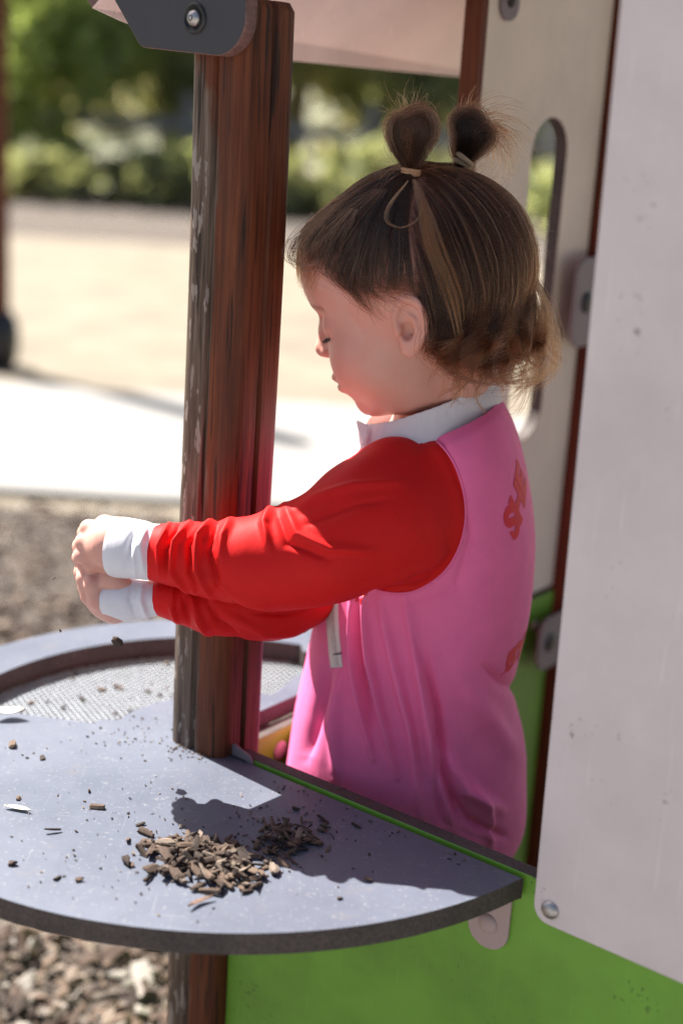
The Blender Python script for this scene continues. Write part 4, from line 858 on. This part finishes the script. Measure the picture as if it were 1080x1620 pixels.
for pth, n_, w_ in [([(540, 318), (495, 355), (468, 388), (466, 412), (490, 420), (508, 405)], 26, 4), ([(530, 325), (490, 360), (472, 395), (480, 425), (505, 430)], 24, 6), ([(600, 300), (545, 350), (515, 400), (540, 440), (580, 470), (600, 500)], 30, 9), ([(560, 330), (530, 380), (545, 430), (590, 480)], 34, 10), ([(520, 340), (480, 376), (460, 404), (470, 428)], 22, 4), ([(510, 350), (478, 385), (470, 410), (484, 430)], 26, 5), ([(580, 400), (575, 440), (590, 470), (620, 490)], 36, 9), ([(540, 400), (550, 430), (575, 455), (600, 480)], 36, 9)]:
    lock(pth, n_, w_*1.6, DK*.8, MD*.8, 1.03, .00008, .1)
lock([(645, 286), (615, 325), (612, 350), (635, 360), (662, 345), (668, 310)], 14, 1.6, MD*1.2, LT, 1.00, .00007, .5)
lock([(700, 470), (690, 530), (700, 570), (735, 600), (790, 610)], 130, 9, DK*1.5, LT*.7, 1.01, .00009, .3)
# waves that turn out at the nape
for pth, n_, w_, Y_ in [([(800, 430), (838, 480), (868, 530), (872, 580), (830, 612), (790, 600)], 150, 6, 1.09), ([(815, 400), (850, 455), (862, 520), (845, 580), (800, 600), (770, 580)], 150, 7, 1.06), ([(790, 480), (830, 540), (845, 590), (815, 625), (800, 640)], 90, 5, 1.10),
        ([(760, 500), (790, 545), (800, 580), (770, 605), (730, 590)], 120, 6, 1.03), ([(830, 420), (862, 470), (882, 530), (878, 590), (850, 615)], 50, 4, 1.09), ([(730, 500), (745, 560), (780, 600), (840, 598), (868, 570)], 110, 6, 1.04), ([(820, 560), (835, 610), (822, 650), (800, 655)], 40, 5, 1.09)]:
    c_ = cr(pth, K); A = np.zeros((n_, K, 3)); o1 = r.normal(0, 1, (3, n_)); e = r.uniform(.7, 1, n_)
    for k in range(K):
        cc = np.array([np.interp(TT[k]*e, TT, c_[:, d]) for d in range(2)]); A[:, k] = [toH(at(u_, v_, y_))[0] for u_, v_, y_ in zip(cc[0]+o1[0]*w_*(.6+TT[k]), cc[1]+o1[1]*w_*(.5+.6*TT[k]), Y_+o1[2]*.006)]
    hairs(push(A, .12)[::2], .00008, MD*.6, LT*.75, .4)
# separate ringlets at the nape
for k_ in range(64):
    x0 = r.uniform(705, 850); y0 = r.uniform(450, 540)-.15*abs(x0-780); ln_ = r.uniform(80, 150); am = r.uniform(5, 15); ph = r.uniform(0, 6.28); fr = r.uniform(1.0, 2.1); out_x = r.normal(.22 if x0 > 775 else -.03, .16)*ln_; n_ = int(r.integers(8, 20)); yy = np.interp(x0, [700, 780, 850], [1.015, 1.03, 1.075])+r.normal(0, .004)
    c_ = np.array([(x0+out_x*t_**1.5+am*t_**.7*math.sin(ph+fr*6.28*t_), y0+ln_*(t_-.16*t_**4)+.5*am*t_*math.cos(ph+fr*6.28*t_)) for t_ in TT]); o1 = r.normal(0, 1, (3, n_)); e = r.uniform(.75, 1, n_); A = np.zeros((n_, K, 3)); w_ = r.uniform(1.2, 2.6)
    for k in range(K):
        cc = [np.interp(TT[k]*e, TT, c_[:, d]) for d in range(2)]; A[:, k] = [toH(at(u_, v_, y_))[0] for u_, v_, y_ in zip(cc[0]+o1[0]*w_, cc[1]+o1[1]*w_, yy+o1[2]*.002)]
    tc = r.uniform(.35, 1.25); hairs(push(A, .95*r.random()+.25), .00010, DK*1.6+MD*.5*r.random(), LT*tc, .3, 1.4)
# stray hairs along the outline
n = 650; k_ = r.choice(len(p), n); A = p[k_][:, None]+unit(p[k_]-SK_C)[:, None]*(r.uniform(.4, 1.5, (n, 1))*np.sin(TT*2.2)[None])[..., None]+unit(r.normal(size=(n, 3)))[:, None]*(r.uniform(.5, 2.2, (n, 1))*TT[None])[..., None]
hairs(push(A, .05), .00004, MD, LT, .3)
AP = np.concatenate([s[0] for s in STR]); AR = np.concatenate([s[1] for s in STR]); AC = np.concatenate([s[2] for s in STR]); nS = len(AP)
hc = bpy.data.hair_curves.new('hair'); hc.add_curves([K]*nS)
hc.attributes['position'].data.foreach_set('vector', frH(AP.reshape(-1, 3)).astype(np.float32).ravel())
ra_ = hc.attributes.get('radius') or hc.attributes.new('radius', 'FLOAT', 'POINT'); ra_.data.foreach_set('value', (AR[:, None]*(1-.55*TT**3)[None]).astype(np.float32).ravel())
ca_ = hc.attributes.new('strand', 'FLOAT_COLOR', 'POINT'); ca_.data.foreach_set('color', np.concatenate([AC, np.ones(AC.shape[:2]+(1,))], 2).astype(np.float32).ravel())
mh = bpy.data.materials.new('hair_strands'); mh.use_nodes = True; hb = N(mh, 'BsdfHairPrincipled'); hb.parametrization = 'COLOR'; ha = N(mh, 'Attribute', attribute_name='strand')
L(mh, ha.outputs['Color'], hb.inputs['Color']); hb.inputs['Roughness'].default_value = .38; hb.inputs['Radial Roughness'].default_value = .45; hb.inputs['Coat'].default_value = .05; hb.inputs['Random Roughness'].default_value = .2
L(mh, hb.outputs[0], mh.node_tree.nodes['Material Output'].inputs[0]); mh.node_tree.nodes.remove(P(mh))
hc.materials.append(mh); hair = bpy.data.objects.new('hair', hc); COL.objects.link(hair); hair.parent = kid; hair.matrix_parent_inverse = Matrix.Translation(-kid.location)
# elastics
def torus(name, c, ax, R1, r1, parent, m, k=28, s=8):
    ax = nrm(ax); u = nrm(np.cross(ax, [.3, .2, 1])); v = np.cross(ax, u); V = []; F = []
    for i in range(k):
        a = 6.28319*i/k; d = u*math.cos(a)+v*math.sin(a)
        for j in range(s): b = 6.28319*j/s; V.append(c+d*(R1+r1*math.cos(b))+ax*(r1*math.sin(b)))
    for i in range(k):
        for j in range(s): F.append((i*s+j, ((i+1) % k)*s+j, ((i+1) % k)*s+(j+1) % s, i*s+(j+1) % s))
    return mesh(name, V, F, parent, m)
ax = nrm(at(650, 255, 1.052)-at(649, 278, 1.052))
el = torus('hair_elastic', at(649.5, 273, 1.052), ax, .0062, .0014, kid, M['elastic'])
for k in (-1, 1): torus('elastic_turn', at(649.5, 273, 1.052)+ax*.0019*k, ax+np.array([.12*k, 0, .05]), .0063, .0013, el, M['elastic'])
ax2 = nrm(at(738, 240, 1.098)-at(728, 262, 1.098)); el2 = torus('hair_elastic', at(731, 258, 1.096), ax2, .0065, .0020, kid, M['bobble']); torus('elastic_turn', at(735, 252, 1.092), ax2+np.array([.3, 0, 0]), .0062, .0020, el2, M['bobble'])
# eyelashes of the lowered lids
lm_ = mat('lash', (.012, .007, .005), .6)
for s in (1, -1):
    V = []; F = []
    for k in range(19):
        a = k/18; b0 = np.array([7.15-1.1*abs(a-.35)**1.5-.25*a, s*(1.6+2.3*a), -1.55-.12*a]); dlt = np.array([.75-.30*a, s*(.05+.30*a), -.40+.06*math.sin(k*3)]); q3 = push(np.array([b0, b0+dlt*.5+[0, 0, -.08], b0+dlt])[None], .015)[0]
        v, f = limb(frH(q3), [.00034, .00026, .00008], 4); o = len(V); V += list(v); F += [tuple(i+o for i in x) for x in f]
    tag(mesh('eyelashes', V, F, kid, lm_), kind='stuff')
# ================================================================== bark chips and litter on the counter
def chip_data(k, mi):
    v, f = (splinter_mesh if k % 4 else chip_mesh)(np.random.default_rng(200+k)); me = bpy.data.meshes.new('bark_chip'); me.from_pydata([tuple(x) for x in v], [], f); me.materials.append(WD[mi]); return me
CD = [[chip_data(k+20*m_, m_) for k in range(9)] for m_ in range(4)]; r = np.random.default_rng(77)
def chip(x, y, lift, size, mi, tilt, label, group, asp=None, name='bark_chip', cat='bark chip', rz=None):
    o = bpy.data.objects.new(name, CD[mi][r.integers(9)]); COL.objects.link(o); q = atz(x, y, ZC); o.location = (q[0], q[1], ZC+.14*size+lift)
    o.rotation_euler = (r.normal(0, tilt), r.normal(0, tilt), r.uniform(0, 6.28) if rz is None else rz); a = asp or (r.uniform(.7, 1.4), r.uniform(.9, 1.7)); o.scale = (size, size*a[0], size*a[1]); return tag(o, label, cat, group)
CN = ['dark brown', 'brown', 'tan', 'pale']
def pile(cx, cy, sx, sy, n, peak, size, wts, noun, heap, group, slope=0):
    for k in range(n):
        g = np.clip(r.normal(0, .46, 2), -1.15, 1.15); rr_ = math.hypot(*g); x = cx+g[0]*sx; y = cy+g[1]*sy+slope*g[0]*sx; h = peak*max(0, 1-rr_**1.4)*r.uniform(.1, 1); m_ = r.choice(4, p=wts); s = size(r, rr_)
        zone = 'on top of' if h > .55*peak else 'at the left end of' if g[0] < -.35 else 'at the right end of' if g[0] > .35 else 'at the front of' if g[1] > 0 else 'at the back of'
        chip(x, y, h, s, m_, .5*(1-.5*min(1, rr_)), f'{CN[m_]} {noun} {zone} {heap}', group, (r.uniform(.4, 1.0), r.uniform(.5, 1.3)))
pile(318, 1368, 100, 46, 180, .0105, lambda r, q: r.uniform(.008, .019), [.24, .38, .26, .12], 'bark chip', 'the larger sunlit heap on the counter', 'chips of the larger heap on the counter', .18)
pile(452, 1330, 66, 34, 115, .006, lambda r, q: r.uniform(.005, .012), [.30, .38, .22, .10], 'bark crumb', 'the smaller half shaded heap', 'crumbs of the smaller heap on the counter', -.12)
for x, y, s, m_, lb in [(155, 1279, .012, 2, 'tan chip by itself above left of the larger heap'), (20, 1369, .010, 1, 'brown chip at the left edge of the counter, low down'), (92, 1390, .007, 0, 'small dark chip left of its tan neighbour near the front rim'), (124, 1394, .008, 2, 'small tan chip near the front rim, left of the heap'),
        (537, 1423, .007, 1, 'lone brown chip nearest the front rim, right of the heap'), (582, 1392, .007, 2, 'lone tan chip at the edge of the arm shadow'), (467, 1282, .008, 1, 'brown chip in the shadow just above the smaller heap'), (540, 1252, .007, 0, 'dark chip against the wall edge in the shade'),
        (141, 1253, .006, 1, 'brown crumb above the lone tan chip'), (30, 1264, .006, 2, 'tan crumb just above the pale leaf'), (20, 1180, .012, 2, 'tan chip close to the sieve at the left edge'), (222, 1306, .007, 0, 'dark crumb above the left end of the larger heap'), (397, 1405, .009, 1, 'reddish brown chip at the right foot of the larger heap'),
        (240, 1380, .014, 0, 'dark splinter at the left foot of the larger heap'), (563, 1308, .008, 0, 'dark chip in the shadow right of the smaller heap'), (68, 1200, .007, 0, 'dark crumb between the sieve and the pale leaf')]:
    chip(x, y, 0, s, m_, .15, lb, 'stray chips on the counter')
chip(84, 1317, .001, .012, 0, .1, 'thin dark stick lying alone on the left of the counter', None, (.28, .8), 'stick', 'stick', rz=.35)
chip(420, 1391, .001, .014, 3, .1, 'short pale twig at the right end of the larger heap', None, (.3, .8), 'twig', 'twig', rz=-.9)
def leaf(x, y, ln, wd, rz, curl, m_, label, z0=.0012):
    q = atz(x, y, ZC); V = []; F = []; n = 9
    for i in range(n):
        a = i/(n-1); w = wd*math.sin(math.pi*min(1, a*.97+.03))**.8
        for k in (-1, 0, 1): u = np.array([(a-.5)*ln, w*k*.5+.08*ln*math.sin(a*3), z0+curl*(abs(k)*.5+(a-.5)**2*2)*wd]); V.append(np.array(Matrix.Rotation(rz, 3, 'Z'))@u+np.array([q[0], q[1], ZC]))
    for i in range(n-1):
        for k in range(2): F.append((i*3+k, i*3+k+1, i*3+4+k, i*3+3+k))
    o = mesh('dry_leaf', V, F, None, m_); s = o.modifiers.new('thickness', 'SOLIDIFY'); s.thickness = .0004; return tag(o, label, 'leaf')
leaf(28, 1283, .021, .0055, -.25, .3, mat('pale_leaf', (.55, .55, .40), .6), 'pale green dry leaf lying near the left edge of the counter')
leaf(318, 1432, .021, .004, .75, .7, wood('brown_leaf', (.16, .09, .06)), 'curled brown leaf just in front of the larger heap')
leaf(14, 1138, .026, .012, .2, .5, mat('white_leaf', (.62, .58, .48), .7), 'pale dead leaf on the sieve at the left edge', .004)
# chip falling from the hands
o = bpy.data.objects.new('falling_chip', CD[1][2]); COL.objects.link(o); o.location = at(186, 1015, 1.02); o.scale = (.0095, .013, .034); o.rotation_euler = (.6, .9, .3); tag(o, 'dark bark chip in mid air falling below the hands', 'bark chip')
for x, y, s in ((96, 998, .004), (86, 915, .003)):
    o = bpy.data.objects.new('falling_crumb', CD[1][3]); COL.objects.link(o); o.location = at(x, y, 1.01); o.scale = (s, s*1.3, s*2); o.rotation_euler = (1, .4, x); tag(o, 'tiny crumb in mid air '+('above the counter rim' if y > 950 else 'just left of the hands'), 'crumb')
# dust and crumbs nobody could count
def crumbs(r):
    c_ = r.choice(6, p=[.22, .2, .16, .16, .16, .1])
    if c_ == 0: x, y = r.normal(330, 120), r.normal(1360, 55)
    elif c_ == 1: x, y = r.normal(450, 55), r.normal(1318, 30)
    elif c_ == 2: x, y = r.uniform(0, 300), r.uniform(1165, 1420)
    elif c_ == 3: x, y = r.normal(225, 40), r.normal(1166, 14)
    elif c_ == 4: t_ = r.random(); x, y = 268+t_*60+r.normal(0, 8), 1180+t_*20+r.normal(0, 5)
    else: t_ = r.random(); x, y = 430+t_*380, 1236+t_*158+r.normal(2, 6)
    q = atz(x, y, ZC); s, t_, _ = W_st(q)
    if math.hypot(s, t_) > .272 or t_ > -.019 and s > 0 or (abs(s) < .026 and abs(t_) < .026): return crumbs(r)
    return np.array([q[0], q[1], ZC+.0007])
W_st = st
tag(scatter_chips('counter_crumbs', 420, crumbs, lambda r: r.uniform(.0011, .0036), .3, WD, [.3, .35, .25, .1], r), 'fine bark crumbs and dust strewn over the grey counter', 'crumbs', kind='stuff')
def onmesh(r):
    while 1:
        a = math.radians(r.uniform(78, 165)); q = r.uniform(.1, .22); return W(0, 0, ZC-.0185)+np.array([math.cos(a)*q, math.sin(a)*q, 0])
tag(scatter_chips('sieve_crumbs', 60, onmesh, lambda r: r.uniform(.004, .010), .3, WD, [.2, .3, .35, .15], r), 'bark bits lying on the wire sieve', 'crumbs', kind='stuff')
